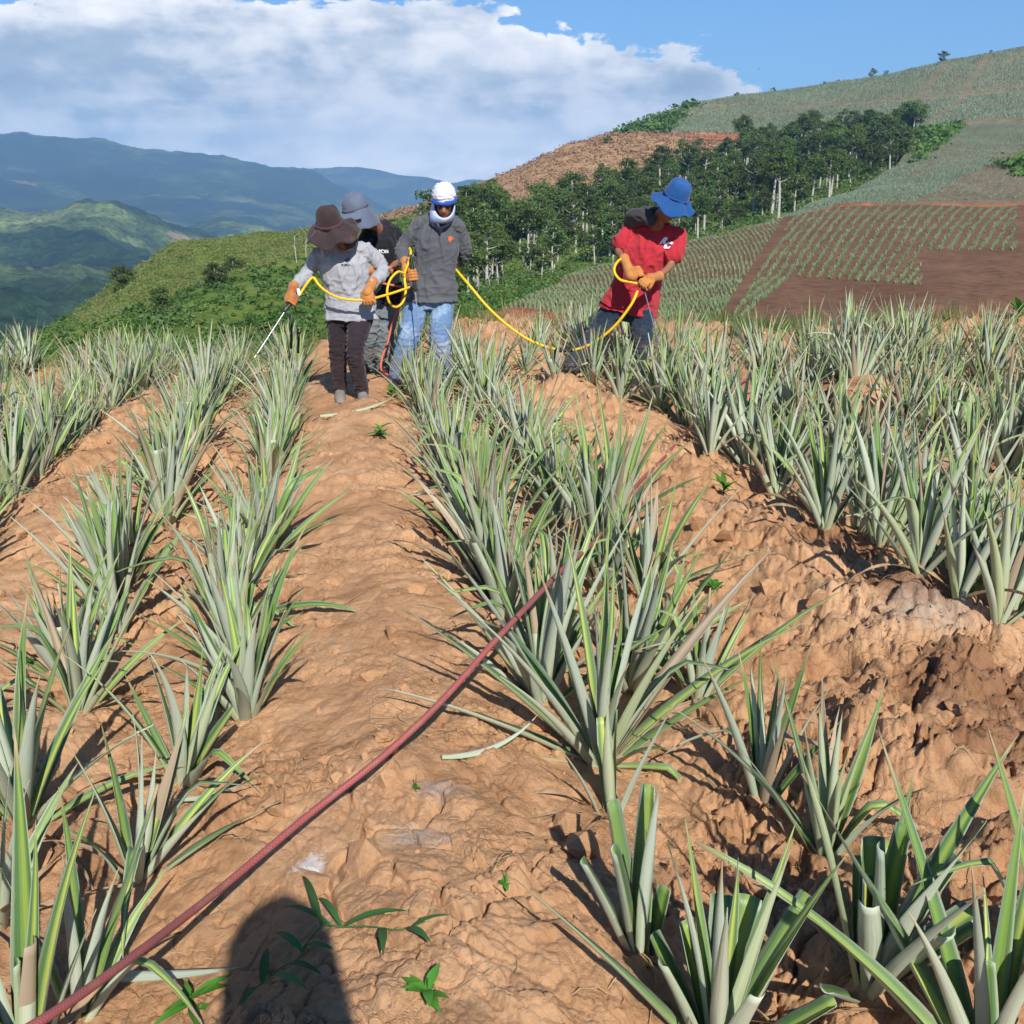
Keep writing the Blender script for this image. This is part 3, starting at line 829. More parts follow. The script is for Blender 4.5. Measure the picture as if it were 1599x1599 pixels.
for ci, uc in enumerate(PAIRS):
    for sgn in (-1, 1):
        v_ = 1.0 + rows_.random() * 0.4
        while v_ < 14.0:
            u_ = uc + sgn * (0.28 if uc < 0 else 0.24) + rows_.uniform(-0.06, 0.06)
            if uc == -0.64 and v_ > 2: u_ -= 0.02
            x_, y_ = xy_of(u_, v_)
            v_ += rows_.uniform(0.24, 0.34) if ci == 6 else rows_.uniform(0.26, 0.35) if ci == 5 else rows_.uniform(0.27, 0.37)
            if y_ > 12.1 or y_ < 1.7: continue
            px, py = project((x_, y_, 0))
            if not (-120 < px < 1720) or py > 1600: continue
            if y_ > 9.8 and 1.3 < x_ < 2.9: continue                   # the bare track beyond the man in red
            if y_ > 10.9 and -3.2 < x_ < 1.4: continue                 # bare heaped soil behind the group
            if 3.0 < x_ < 6.5 and y_ > 11.4: continue
            if uc == 0.92 and y_ < 3.0: continue
            if uc < 0 and y_ < 2.75: continue
            if 0.2 < x_ < 1.2 and 8.3 < y_ < 8.85: continue                 # room round the man in red
            if uc == 2.75 and sgn < 0 and y_ < 3.5: continue
            if py > 1380: continue
            if y_ > 4 and rows_.random() < 0.03: continue
            if min((x_ - a) ** 2 + (y_ - b) ** 2 for a, b in placed) < (0.19 if ci in (5, 6) else 0.23) ** 2: continue
            if (x_ + 1.25) ** 2 + (y_ - 8.1) ** 2 < 0.30 ** 2: continue   # where the woman stands
            if (x_ + 0.95) ** 2 + (y_ - 8.75) ** 2 < 0.35 ** 2: continue
            if (x_ - 0.75) ** 2 + (y_ - 8.75) ** 2 < 0.25 ** 2 : continue
            placed.append((x_, y_)); ROW_PLANTS.append((x_, y_, ci, sgn))
for px, py in ((775, 606), (822, 592), (868, 612), (925, 622), (968, 632), (1015, 622), (838, 572)):
    r_ = ray(px, py); t_ = -CAM.z / r_.z; x_, y_ = r_.x * t_, r_.y * t_
    if min((x_ - a) ** 2 + (y_ - b) ** 2 for a, b in placed) > 0.2 ** 2: placed.append((x_, y_)); ROW_PLANTS.append((x_, y_, 6, 1))
ROW_PLANTS.sort(key=lambda q: q[1])
_lab = {}
ORD = 'first second third fourth fifth sixth seventh eighth ninth tenth eleventh twelfth thirteenth fourteenth fifteenth sixteenth seventeenth eighteenth nineteenth twentieth'.split()
ORD += ['twenty ' + q for q in ORD[:9]] + ['thirtieth'] + ['thirty ' + q for q in ORD[:9]]
LINES = {}
for x_, y_ in placed:
    u_, v_ = uv_of(x_, y_)
    LINES.setdefault(min(((abs(u_ - c_ - s_ * .24), k_, s_) for k_, c_ in enumerate(PAIRS) for s_ in (-1, 1)))[1:], []).append(y_)
for i_, (x_, y_, ci, sgn) in enumerate(ROW_PLANTS):
    rnd = random.Random(5000 + i_)
    uc = PAIRS[ci]
    grp = G_L if uc < 0 else (G_C if uc < 1 else G_R)
    side = ('in the double row directly left of the path' if ci == 5 else 'in the second double row left of the path' if ci == 4 else 'in the far left rows of the field') if uc < 0 \
        else 'in the double row directly right of the path' if ci == 6 else ('in the first double row across the mound on the right' if ci == 7 else 'in the outer rows at the far right of the field')
    z_ = gz(x_, y_)
    u_, v_ = uv_of(x_, y_)
    ln_ = min(((abs(u_ - c_ - s_ * .24), k_, s_) for k_, c_ in enumerate(PAIRS) for s_ in (-1, 1)))[1:]
    nth = sum(1 for q in LINES[ln_] if q <= y_ + 1e-9) - 1
    side_n = (6 - ln_[0], 'left') if ln_[0] < 6 else (ln_[0] - 5, 'right')
    lab_ = '%s plant from the front, %s line of %s double row %s of path' % (ORD[min(nth, 38)], 'left' if ln_[1] < 0 else 'right', ORD[side_n[0] - 1], side_n[1])
    if y_ < 6.3:
        dist = lab_
        big = rnd.uniform(0.50, 0.72) * (0.80 if uc < 0 else 0.94)
        add_plant_leaves((x_, y_, z_ - 0.03), dist, grp, rnd, rnd.randint(17, 25), big, rnd.uniform(0.62, 1.0),
                         (rnd.uniform(-.20, .22), rnd.uniform(-.15, .15)), 0.05, rnd.uniform(0.6, 1.0))
    else:
        where = 'half grown' if y_ < 9.2 else 'distant small'
        dist = lab_
        root = empty('pineapple_plant', (x_, y_, z_ - 0.03), dist, 'plant', grp)
        root.rotation_euler = (rnd.uniform(-.17, .17), rnd.uniform(-.17, .17), rnd.random() * 6.28)
        s_ = rnd.choice((rnd.uniform(0.62, 0.8), rnd.uniform(0.8, 1.1), rnd.uniform(0.85, 1.12))) * (0.80 if uc == 0.92 and y_ > 6.8 and x_ < -.35 else 0.84 if uc < 0 else 0.88); root.scale = (s_, s_, s_ * rnd.uniform(0.95, 1.15))
        link('foliage', FAR[rnd.randrange(len(FAR))], root)
print('plants', len(placed))
# ------------------------------------------------------------------ crops on the far slopes
def blades(P, h, w, rnd, nb=5, spread=0.5):
    """small tufts: nb upright blades at every point of P; returns verts, tri faces"""
    n = len(P)
    P = np.repeat(np.asarray(P), nb, 0); h = np.repeat(h, nb); w = np.repeat(w, nb)
    m = len(P)
    a = rnd.rand(m) * 2 * np.pi; t = rnd.rand(m) * spread
    tip = P + np.stack([np.cos(a) * h * t, np.sin(a) * h * t, h * (0.7 + 0.5 * rnd.rand(m))], -1)
    b = a + np.pi / 2
    e = np.stack([np.cos(b) * w / 2, np.sin(b) * w / 2, 0 * w], -1)
    base = P + np.stack([np.cos(a) * w * 0.3, np.sin(a) * w * 0.3, -0.05 * h], -1)
    V = np.stack([base - e, base + e, tip], 1).reshape(-1, 3)
    return V, np.arange(len(V)).reshape(-1, 3)


def crop_mat(name, c1, c2, c3):
    m, nt = new_mat(name)
    P = nt.n('ShaderNodeNewGeometry').outputs['Position']
    rn = nt.n('ShaderNodeNewGeometry').outputs['Random Per Island']
    a = nt.noise(P, 0.06, 4, 0.6)
    c = nt.mix(nt.ramp(a, [(0.38, 0.0), (0.62, 1.0)]), c1, c2)
    c = nt.mix(nt.ramp(rn, [(0.75, 0.0), (0.9, 0.7)]), c, c3)
    finish(nt, c, 0.6, transl=(0.1, c1), spec=0.2)
    return m


M_CROP = crop_mat('pale_crop', (0.19, 0.26, 0.13), (0.24, 0.30, 0.155), (0.26, 0.24, 0.10))
M_CROP2 = crop_mat('grey_crop', (0.21, 0.28, 0.19), (0.25, 0.32, 0.22), (0.20, 0.22, 0.12))


def in_poly(px, py, poly):
    c = False; n = len(poly)
    for i in range(n):
        x1, y1 = poly[i]; x2, y2 = poly[(i + 1) % n]
        if (y1 > py) != (y2 > py) and px < (x2 - x1) * (py - y1) / (y2 - y1) + x1: c = not c
    return c


def crop_field(name, sheet, mat, width_ref, row_gap, step, h, w, b0, b1, skip, skew=0.0, nb=5, kind_label=None, seed=1):
    """tufts standing in rows that climb the sheet"""
    rs = np.random.RandomState(seed)
    # width in metres at the middle of the band
    bm = (b0 + b1) / 2
    Wm = float(np.linalg.norm(sheet.pt(1, bm) - sheet.pt(0, bm)))
    Lm = float(np.linalg.norm(sheet.pt(.7, b0) - sheet.pt(.7, b1)))
    nr_ = int(Wm / row_gap); ns = int(Lm / step)
    pts = []
    for i in range(int(-nr_ * abs(skew)), int(nr_ * (1 + abs(skew)))):
        for j in range(ns):
            b = b0 + (b1 - b0) * (j + 0.3 * rs.rand()) / ns
            a = (i + 0.5 + 0.10 * rs.randn()) / nr_ + skew * (b - bm) / (b1 - b0)
            if not 0.004 < a < 0.996: continue
            if rs.rand() < 0.06: continue
            p = sheet.pt(a, b)
            px, py = project(p)
            if not -60 < px < 1660: continue
            if skip(px, py, i, b, rs): continue
            pts.append(p)
    pts = np.array(pts); n = len(pts)
    V, T = blades(pts, h * (0.75 + 0.5 * rs.rand(n)), w * (0.75 + 0.5 * rs.rand(n)), rs, nb, 0.9)
    o = link(name, mesh_np(name, V, T, mat, smooth=False))
    return tag(o, kind='stuff'), n


BROWN_A = [(1228, 438), (1232, 432), (1440, 446), (1438, 392), (1600, 392), (1680, 600), (1120, 600), (1145, 520)]
def skipA(px, py, i, b, rs):
    if in_poly(px, py, BROWN_A): return True
    if px > 1588 and py < 400: return True
    # reddish strip climbing between the two plantings
    x0 = 1228 - (py - 345) * 0.62
    if abs(px - x0) < 7 + (py - 345) * 0.03: return True
    if 1375 < px < 1440 and 385 < py < 450 and rs.rand() < 0.45: return True
    return False
_o, _n1 = crop_field('crop_rows', SA, M_CROP, 0, 0.80, 0.15, 0.25, 0.085, 1.0, 2.98, lambda px, py, i, b, rs: skipA(px, py, i, b, rs) or px < 1228 - (py - 345) * 0.62, skew=0.10, seed=2)
_o, _n2 = crop_field('crop_cover', SA, M_CROP, 0, 0.33, 0.30, 0.22, 0.085, 1.0, 2.98, lambda px, py, i, b, rs: skipA(px, py, i, b, rs) or px > 1222 - (py - 345) * 0.62, skew=-0.15, nb=3, seed=3)


def skipC(px, py, i, b, rs):
    # the brown, thinly planted part right of the diagonal track
    line = 325 - (px - 1410) * (325 - 232) / (1600 - 1410)
    if py > line and px > 1380:
        return rs.rand() < 0.35 or i % 3 != 0 or py > line + 0 and abs(py - line) < 5
    if in_poly(px, py, [(1395, 262), (1440, 205), (1500, 200), (1440, 300)]): return rs.rand() < 0.45
    return False
_o, _n3 = crop_field('pale_crop_field', SC, M_CROP2, 0, 0.72, 0.34, 0.32, 0.15, 1.03, 3.98, skipC, skew=0.0, seed=4)


def skipB(px, py, i, b, rs):
    if i % 31 == 7 and px > 1050: return rs.rand() < 0.85
    for (x1, y1, x2, y2, hw) in ((1548, 82, 1500, 158, 5), (1478, 100, 1430, 160, 4), (1240, 168, 1599, 143, 2.2), (1075, 164, 1240, 168, 2.0), (1500, 158, 1445, 195, 3)):
        t = ((px - x1) * (x2 - x1) + (py - y1) * (y2 - y1)) / ((x2 - x1) ** 2 + (y2 - y1) ** 2)
        if 0 <= t <= 1 and math.hypot(px - x1 - t * (x2 - x1), py - y1 - t * (y2 - y1)) < hw: return True
    return in_poly(px, py, [(960, 212), (1035, 212), (1062, 185), (1092, 160), (1000, 175)])
_o, _n4 = crop_field('hilltop_crop', SB, M_CROP2, 0, 1.45, 0.80, 0.62, 0.30, 1.04, 2.99, skipB, skew=0.28, nb=4, seed=5)
print('tufts', _n1, _n2, _n3, _n4)

# ------------------------------------------------------------------ bushes, undergrowth and trees
def foliage_mat(name, c1, c2, c3, tr=0.25):
    m, nt = new_mat(name)
    g = nt.n('ShaderNodeNewGeometry')
    oi = nt.n('ShaderNodeObjectInfo').outputs['Random']
    rn = g.outputs['Random Per Island']
    P = g.outputs['Position']
    c = nt.mix(rn, c1, c2)
    c = nt.mix(nt.ramp(nt.noise(P, 0.16, 4, 0.6), [(0.40, 0.0), (0.65, 1.0)]), c, c3)
    hs = nt.n('ShaderNodeHueSaturation', i={'Color': c, 'Hue': nt.math('MULTIPLY_ADD', oi, 0.025, 0.4875), 'Value': nt.math('MULTIPLY_ADD', oi, 0.7, 0.65)})
    finish(nt, hs.outputs[0], 0.6, spec=0.2, transl=(tr, hs.outputs[0]))
    return m


M_FOL = foliage_mat('tree_foliage', (0.045, 0.085, 0.024), (0.10, 0.155, 0.042), (0.115, 0.165, 0.040))
M_UNDER = foliage_mat('undergrowth_foliage', (0.035, 0.085, 0.015), (0.085, 0.165, 0.030), (0.125, 0.20, 0.045))
M_GRASSF = foliage_mat('hill_grass_foliage', (0.15, 0.20, 0.05), (0.24, 0.28, 0.09), (0.21, 0.22, 0.07))
M_STRAW = foliage_mat('dry_straw_tufts', (0.36, 0.24, 0.12), (0.55, 0.40, 0.22), (0.46, 0.31, 0.16), 0.1)
M_BARK = flat_mat('pale_bark', (0.46, 0.43, 0.37), 0.9, 0.1, 1.5, 0.3)


def leaf_cards(C, s, rs, up=0.3):
    """randomly turned small quads (bent along the middle) at points C with sizes s"""
    n = len(C)
    a = rs.randn(n, 3); a[:, 2] *= (1 - up); a /= np.linalg.norm(a, axis=1, keepdims=True)
    b = rs.randn(n, 3); b -= a * (a * b).sum(1, keepdims=True); b /= np.linalg.norm(b, axis=1, keepdims=True)
    a = a * s[:, None] * 0.62; b = b * s[:, None] * 0.42
    V = np.stack([C - a, C - b * 0.9, C + a, C + b], 1).reshape(-1, 3)
    return V, np.arange(len(V)).reshape(-1, 4)


def tube_np(pts, radii, sides=7):
    pts = np.array(pts, float); n = len(pts)
    d = np.gradient(pts, axis=0); d /= np.linalg.norm(d, axis=1, keepdims=True) + 1e-9
    ref = np.array([0.3, 0.9, 0.2]); V = []
    x = np.cross(d[0], ref); x /= np.linalg.norm(x)
    for i in range(n):
        x = x - d[i] * (x @ d[i]); x /= np.linalg.norm(x) + 1e-9
        y = np.cross(d[i], x)
        th = np.arange(sides) / sides * 2 * np.pi
        V.append(pts[i] + radii[i] * (np.cos(th)[:, None] * x + np.sin(th)[:, None] * y))
    V = np.concatenate(V)
    i = np.arange(n - 1)[:, None] * sides; j = np.arange(sides)[None]
    k = (j + 1) % sides
    Fc = np.stack([i + j, i + k, i + sides + k, i + sides + j], -1).reshape(-1, 4)
    return V, Fc


def join_np(parts):
    Vs, Fs = [], []; off = 0
    for V, Fc in parts:
        Vs.append(V); Fs.append(Fc + off); off += len(V)
    return np.concatenate(Vs), np.concatenate(Fs)


def tree_meshes(seed, H=10.0, trunk_frac=0.55, crown_w=3.2, flat=0.4, n=1900, leaf=0.36, clumps=14):
    rs = np.random.RandomState(seed)
    lean = rs.randn(2) * 0.05 * H
    def tr(t): return np.array([lean[0] * t * t, lean[1] * t * t, H * 0.86 * t]) + np.array([math.sin(t * 5 + seed), math.cos(t * 4 + seed), 0]) * 0.015 * H * t
    ts = np.linspace(0, 1, 9)
    parts = [tube_np([tr(t) for t in ts], [0.023 * H * (1 - 0.75 * t) + 0.01 for t in ts], 7)]
    cc = []
    for k in range(clumps):
        t = trunk_frac + (1 - trunk_frac) * (k + rs.rand()) / clumps
        a = rs.rand() * 6.28
        r = crown_w * (0.25 + 0.75 * rs.rand()) * math.sin(math.pi * min(1, max(0.18, (1.12 - t) / (1.12 - trunk_frac)) ** flat * 0.5)) 
        b = tr(t * 0.86); c = b + np.array([math.cos(a) * r, math.sin(a) * r, 0.10 * H * rs.rand() + 0.25 * r])
        m_ = (b + c) / 2 + np.array([0, 0, -0.06 * r])
        parts.append(tube_np([b, m_, c], [0.007 * H, 0.005 * H, 0.002 * H], 5))
        cc.append((c, crown_w * (0.26 + 0.22 * rs.rand())))
    cc.append((tr(1.0), crown_w * 0.35))
    C, S = [], []
    for c, r in cc:
        m = n // len(cc)
        d = rs.randn(m, 3); d /= np.linalg.norm(d, axis=1, keepdims=True)
        rr = r * rs.rand(m) ** 0.55
        q = c + d * rr[:, None] * np.array([1.15, 1.15, 0.62])
        C.append(q); S.append(leaf * (0.6 + 0.8 * rs.rand(m)))
    V, Fc = leaf_cards(np.concatenate(C), np.concatenate(S), rs)
    tv, tf = join_np(parts)
    return mesh_np('trunk', tv, tf, M_BARK), mesh_np('crown', V, Fc, M_FOL, smooth=False)


TREES = [tree_meshes(1, 11, .50, 3.3, .5, 2400), tree_meshes(2, 12, .64, 3.8, .8, 2000), tree_meshes(3, 9, .34, 3.5, .4, 2600), tree_meshes(4, 13, .68, 3.0, .9, 1600),
         tree_meshes(5, 10, .42, 2.8, .4, 2000), tree_meshes(6, 8, .25, 3.2, .5, 2600), tree_meshes(7, 12, .55, 2.6, .6, 900, .34, 11)]
BUSHES = [tree_meshes(20 + k, 2.4, .08, 1.3, .4, 420, .24, 9) for k in range(3)]
G_TREE = 'trees of the wood in the gully'
_used = set()


def put_tree(p, idx, s, label, group=None, cat='tree', name='tree', rz=0.0, src=None):
    t = empty(name, p, label, cat, group)
    t.scale = (s, s, s); t.rotation_euler = (0, 0, rz)
    tm, cm = (src or TREES)[idx]
    link('trunk', tm, t); link('crown', cm, t)
    return t


rt = random.Random(31)
GULLY = [(690, 420), (760, 358), (830, 340), (905, 328), (985, 304), (1060, 282), (1130, 252), (1200, 228), (1260, 212), (1330, 205), (1400, 205), (1440, 222),
         (1400, 275), (1330, 318), (1270, 335), (1200, 352), (1120, 380), (1040, 402), (960, 415), (880, 430), (800, 450), (720, 470)]
n_t = 0
cells = {}


def cells_low(px, py): return py > np.interp(px, [690, 880, 1040, 1200, 1330, 1440], [430, 405, 375, 325, 290, 235])
for k in range(4000):
    a = rt.random(); b = rt.uniform(0.62, 1.97)
    p = SE.pt(a, b); px, py = project(p)
    if not in_poly(px, py, GULLY): continue
    key = (round(p[0] / 3.9), round(p[1] / 5.8))
    if key in cells: continue
    cells[key] = 1
    low = (py > 330 and px < 1150)
    hgt = rt.uniform(0.62, 1.05) * (0.75 if low and rt.random() < 0.5 else 1.0)
    idx = rt.choice([0, 1, 2, 3, 4, 0, 2, 5, 6] if py < 340 else [0, 1, 3, 3, 6, 1, 4, 2])
    if py > 400 and rt.random() < 0.35: idx = 6
    kd = {0: 'round crowned tree', 1: 'tall umbrella crowned tree', 2: 'broad low branched tree', 3: 'tall bare trunked tree', 4: 'narrow bushy tree', 5: 'low wide bushy tree', 6: 'thin sparse tree'}[idx]
    zx = ['far left end', 'left part', 'middle left', 'middle', 'middle right', 'right part', 'upper right end'][min(6, max(0, int((px - 690) / 108)))]
    zy = 'front edge' if cells_low(px, py) else 'interior'
    lab = '%s in %s of the gully wood, %s' % (kd, zx, zy)
    put_tree(Vector(p) - Vector((0, 0, 0.3)), idx, hgt * (0.95 if p[1] < 200 else 1.0), lab, G_TREE, rz=rt.random() * 6.28)
    n_t += 1
    if n_t > 280: break
print('wood trees', n_t)
# single trees that can be told apart
for (px, py, Y, idx, s, lab) in (
        (1215, 348, 172, 3, 0.92, 'tree with a tall pale bare trunk at the wood edge right of the blue hat'),
        (1293, 330, 180, 1, 0.85, 'tree with a forked pale trunk at the front of the wood above the pale field'),
        (1388, 285, 235, 6, 0.95, 'thin leaning pale tree at the upper end of the wood'),
        (1300, 232, 330, 2, 1.05, 'round crowned tree highest in the wood under the hilltop rows'),
        (1160, 245, 318, 1, 1.05, 'umbrella crowned tree in front of the red bank'),
        (848, 372, 205, 1, 0.95, 'broad flat crowned tree with twin pale trunks right of the white cap'),
        (733, 355, 215, 0, 0.8, 'tree with pale blotched crown just right of the white cap'),
        (658, 350, 235, 4, 0.5, 'small dark tree just left of the white cap on the brown ridge'),
        (202, 478, 110, 2, 0.50, 'lone round dark tree at the left end of the green hill'),
        (345, 470, 100, 2, 0.42, 'low dark tree in the middle of the green hill'),
        (372, 452, 112, 2, 0.40, 'dark bushy tree right of the middle of the green hill'),
        (255, 500, 85, 5, 0.36, 'low dark bushy tree at the foot of the green hill')):
    put_tree(at(px, py, Y), idx, s, lab, rz=px * 0.7)
for (px, py, Y, s, lab) in (
        (1473, 97, 448, 1.9, 'largest round bush on the skyline of the high hill'),
        (1362, 120, 448, 1.5, 'round bush on the skyline above the middle of the hilltop rows'),
        (1384, 117, 448, .8, 'tiny bush just right of the middle skyline bush'),
        (1208, 145, 448, 1.0, 'small bush on the skyline near the left of the high hill'),
        (1152, 154, 448, 1.15, 'leftmost small bush on the skyline of the high hill'),
        (1288, 133, 448, .7, 'tiny bush on the skyline between two larger bushes'),
        (1310, 130, 448, .7, 'second tiny bush on the skyline left of the middle bush'),
        (1548, 84, 448, .7, 'tiny bush at the top of the brown track on the high hill'),
        (951, 228, 392, 1.6, 'single dark bush on the dry brown shoulder'),
):
    put_tree(at(px, py, Y) - Vector((0, 0, .3)), int(px) % 3, s, lab, cat='bush', name='bush', src=BUSHES, rz=px)


def scatter_cards(name, sheet, mat, n, test, size, clump, height, seed, b0, b1, per=26):
    rs = np.random.RandomState(seed); C, S = [], []
    k = 0; tries = 0
    while k < n and tries < n * 6:
        tries += 1
        a, b = rs.rand(), rs.uniform(b0, b1)
        p = sheet.pt(a, b); px, py = project(p)
        if not (-40 < px < 1640) or py > 560: continue
        q = test(px, py, rs)
        if q <= 0: continue
        r = clump * q * (0.5 + rs.rand()) * (0.7 + p[1] / 300)
        m = per
        d = rs.randn(m, 3); d /= np.linalg.norm(d, axis=1, keepdims=True)
        d[:, 2] = np.abs(d[:, 2])
        C.append(p + d * (r * rs.rand(m) ** 0.4)[:, None] * np.array([1, 1, height]))
        S.append(size * (0.6 + 0.8 * rs.rand(m)) * (0.6 + p[1] / 250))
        k += 1
    V, Fc = leaf_cards(np.concatenate(C), np.concatenate(S), rs)
    return tag(link(name, mesh_np(name, V, Fc, mat, smooth=False)), kind='stuff')


GREEN_TOP = [(110, 500), (195, 425), (270, 375), (330, 365), (440, 357), (510, 345), (510, 385), (430, 412), (345, 440), (290, 455), (215, 480), (150, 510)]
scatter_cards('undergrowth', SE, M_UNDER, 3600, lambda px, py, rs: (0.0 if (in_poly(px, py, GREEN_TOP) and rs.rand() < 0.97) or in_poly(px, py, GULLY) else (0.42 if px < 620 else 1.0)), 0.22, 0.95, 0.85, 3, 0.25, 2.0, 42)
scatter_cards('dark_thicket', SE, M_FOL, 1300, lambda px, py, rs: (1.0 if (in_poly(px, py, GULLY) or (px > 620 and rs.rand() < .4)) else 0.45 if fbm(np.array([px / 60.]), np.array([py / 40.]), 2, 5)[0] > 0.15 and not in_poly(px, py, GREEN_TOP) else 0), 0.26, 1.5, 0.9, 8, 0.4, 2.0, 60)
scatter_cards('hill_grass', SE, M_GRASSF, 4200, lambda px, py, rs: (0.7 if in_poly(px, py, GREEN_TOP) else 0), 0.13, 0.85, 0.32, 4, 0.9, 2.0, 20)
scatter_cards('shoulder_grass', SB, M_UNDER, 500, lambda px, py, rs: (1.0 if in_poly(px, py, [(960, 212), (1035, 212), (1062, 185), (1092, 160), (1000, 175)]) else 0), 0.5, 1.6, 0.6, 9, 0.9, 2.99, 16)
scatter_cards('gully_bushes', SC, M_UNDER, 260, lambda px, py, rs: (1.0 if in_poly(px, py, [(1425, 262), (1436, 205), (1502, 198), (1460, 235)]) or in_poly(px, py, [(1560, 262), (1600, 245), (1640, 280), (1600, 290)]) else 0), 0.55, 1.5, 0.8, 10, 1.0, 3.99, 20)
scatter_cards('dry_stubble', SD, M_STRAW, 4200, lambda px, py, rs: 0.55, 0.30, 1.3, 0.45, 11, 0.7, 2.0, 6)
# leafless pale stems standing in the green hillside
rb = random.Random(9)
for k in range(34):
    a, b = rb.random(), rb.uniform(0.7, 1.6)
    p = SE.pt(a, b); px, py = project(p)
    if not (400 < px < 900 and py > 400): continue
    hh = rb.uniform(1.5, 3.2)
    pts = [Vector(p) + Vector((rb.uniform(-.1, .1) * q, rb.uniform(-.1, .1) * q, hh * q / 4)) for q in range(5)]
    parts = [tube_np([tuple(q) for q in pts], [.06, .055, .045, .035, .015], 5)]
    for q in range(4):
        s0 = pts[2 + q % 2 + 0] + (pts[4] - pts[2]) * 0.2 * q; e0 = s0 + Vector((rb.uniform(-.8, .8), rb.uniform(-.8, .8), rb.uniform(.5, 1.3)))
        parts.append(tube_np([tuple(s0), tuple((s0 + e0) / 2 + Vector((0, 0, -.05))), tuple(e0)], [.035, .03, .015], 4))
    V, Fc = join_np(parts)
    tag(link('dead_tree', mesh_np('dead_tree', V, Fc, M_BARK)), 'slender pale leafless trunk standing in the green hillside', 'dead tree', 'leafless trunks on the green hillside')
# low grass along the far edge of the field
def verge(name, mat, n, seed, test, h):
    rs = np.random.RandomState(seed); P = []
    while len(P) < n:
        x, y = rs.uniform(-9, 9), rs.uniform(8, 16)
        if test(x, y, rs): P.append((x, y))
    P = np.array(P); Z = ground_full(P[:, 0], P[:, 1], np.hypot(P[:, 0], P[:, 1]))
    V, T = blades(np.stack([P[:, 0], P[:, 1], Z], -1), h * (0.5 + rs.rand(n)), np.full(n, .008), rs, 6, 0.9)
    tag(link(name, mesh_np(name, V, T, mat, smooth=False)), kind='stuff')
verge('verge_grass', M_UNDER, 2600, 5, lambda x, y, rs: (y > 11.6 and fbm(np.array([x * .9]), np.array([y * .9]), 2, 3)[0] > 0.05) , 0.16)
verge('verge_dry_grass', M_STRAW, 1800, 6, lambda x, y, rs: (y > 11.2 and fbm(np.array([x * .9]), np.array([y * .9]), 2, 9)[0] > 0.1), 0.14)
# a bird crossing the sky
bv = [(-.30, 0, .10), (-.05, .04, 0), (-.05, -.06, 0), (0, .16, 0), (0, -.20, .01), (.05, .04, 0), (.05, -.06, 0), (.30, .0, .12), (0, 0, -.05)]
bf = [(0, 1, 2), (7, 6, 5), (1, 3, 8), (3, 5, 8), (5, 6, 8), (6, 4, 8), (4, 2, 8), (2, 1, 8), (1, 2, 3), (3, 5, 6), (2, 4, 6), (3, 2, 6)]
_b = mesh_np('bird', np.array(bv) * 1.6, np.array(bf), flat_mat('dark_feathers', (0.03, 0.03, 0.035), 0.7), smooth=False)
tag(link('bird', _b, loc=at(1186, 108, 180)), 'tiny dark bird flying in the blue sky left of the high hill', 'bird')
# ------------------------------------------------------------------ people
from mathutils.bvhtree import BVHTree


def cloth_mat(name, c1, c2=None, scale=3.0, weave=0.15, bdist=0.006, rough=0.9, stretch=(1, 1, 1), fade=None, dirt=0.0):
    m, nt = new_mat(name)
    P = nt.n('ShaderNodeTexCoord').outputs['Object']
    q = nt.mapping(P, stretch)
    c = nt.mix(nt.ramp(nt.noise(q, scale, 5, 0.6), [(0.35, 0.0), (0.68, 1.0)]), c1, c2 or tuple(v * 0.82 for v in c1))
    if fade:
        c = nt.mix(nt.ramp(nt.noise(P, 7.0, 4, 0.6), [(0.48, 0.0), (0.62, 0.75)]), c, fade)
    # soil rubbed into the cloth, most of it low down
    zz = nt.n('ShaderNodeSeparateXYZ'); nt.link(P, zz.inputs[0])
    lowd = nt.math('SUBTRACT', 0.62, zz.outputs[2])
    dm = nt.math('ADD', nt.math('MULTIPLY', lowd, 0.55 if dirt else 0.0), nt.math('MULTIPLY', nt.noise(P, 9.0, 6, 0.7), 1.0))
    c = nt.mix(nt.ramp(dm, [(0.56, 0.0), (0.78, max(dirt, 0.05) if dirt else 0.22)]), c, (0.30, 0.17, 0.095))
    hb = nt.math('ADD', nt.noise(P, 22.0, 4, 0.6), nt.math('MULTIPLY', nt.noise(P, 260.0, 2, 0.5), weave))
    finish(nt, c, rough, hb, 0.6, bdist, 0.15, sheen=0.15)
    return m


M_SKIN = flat_mat('brown_skin', (0.27, 0.125, 0.07), 0.55, 0.35, 30, 0.12)
M_GLOVE = cloth_mat('orange_leather', (0.52, 0.22, 0.060), (0.40, 0.16, 0.045), 12)
M_GLOVE2 = cloth_mat('soiled_orange_leather', (0.52, 0.20, 0.06), (0.32, 0.12, 0.045), 14)
M_GREYSHIRT = cloth_mat('light_grey_jersey', (0.36, 0.37, 0.39), (0.31, 0.32, 0.345))
M_DARKGREY = cloth_mat('charcoal_jersey', (0.098, 0.103, 0.115), (0.080, 0.086, 0.097))
M_RED = cloth_mat('red_cotton', (0.45, 0.030, 0.042), (0.37, 0.024, 0.034))
M_BLACK = cloth_mat('black_cotton', (0.016, 0.017, 0.021), (0.010, 0.011, 0.014))
M_LEGGING = cloth_mat('dark_plum_jersey', (0.026, 0.018, 0.024), (0.030, 0.021, 0.027), dirt=.06)
M_JEAN = cloth_mat('light_blue_denim', (0.16, 0.27, 0.44), (0.12, 0.21, 0.37), 6, fade=(0.34, 0.46, 0.62), dirt=.25)
M_JEAND = cloth_mat('dark_blue_denim', (0.022, 0.036, 0.058), (0.015, 0.026, 0.044), 6, fade=(0.05, 0.078, 0.115), dirt=.22)
M_KHAKI = cloth_mat('dusty_grey_denim', (0.20, 0.20, 0.18), (0.13, 0.16, 0.19), 5)
M_HATB = cloth_mat('brown_hat_cloth', (0.036, 0.024, 0.026), (0.052, 0.035, 0.036), 9)
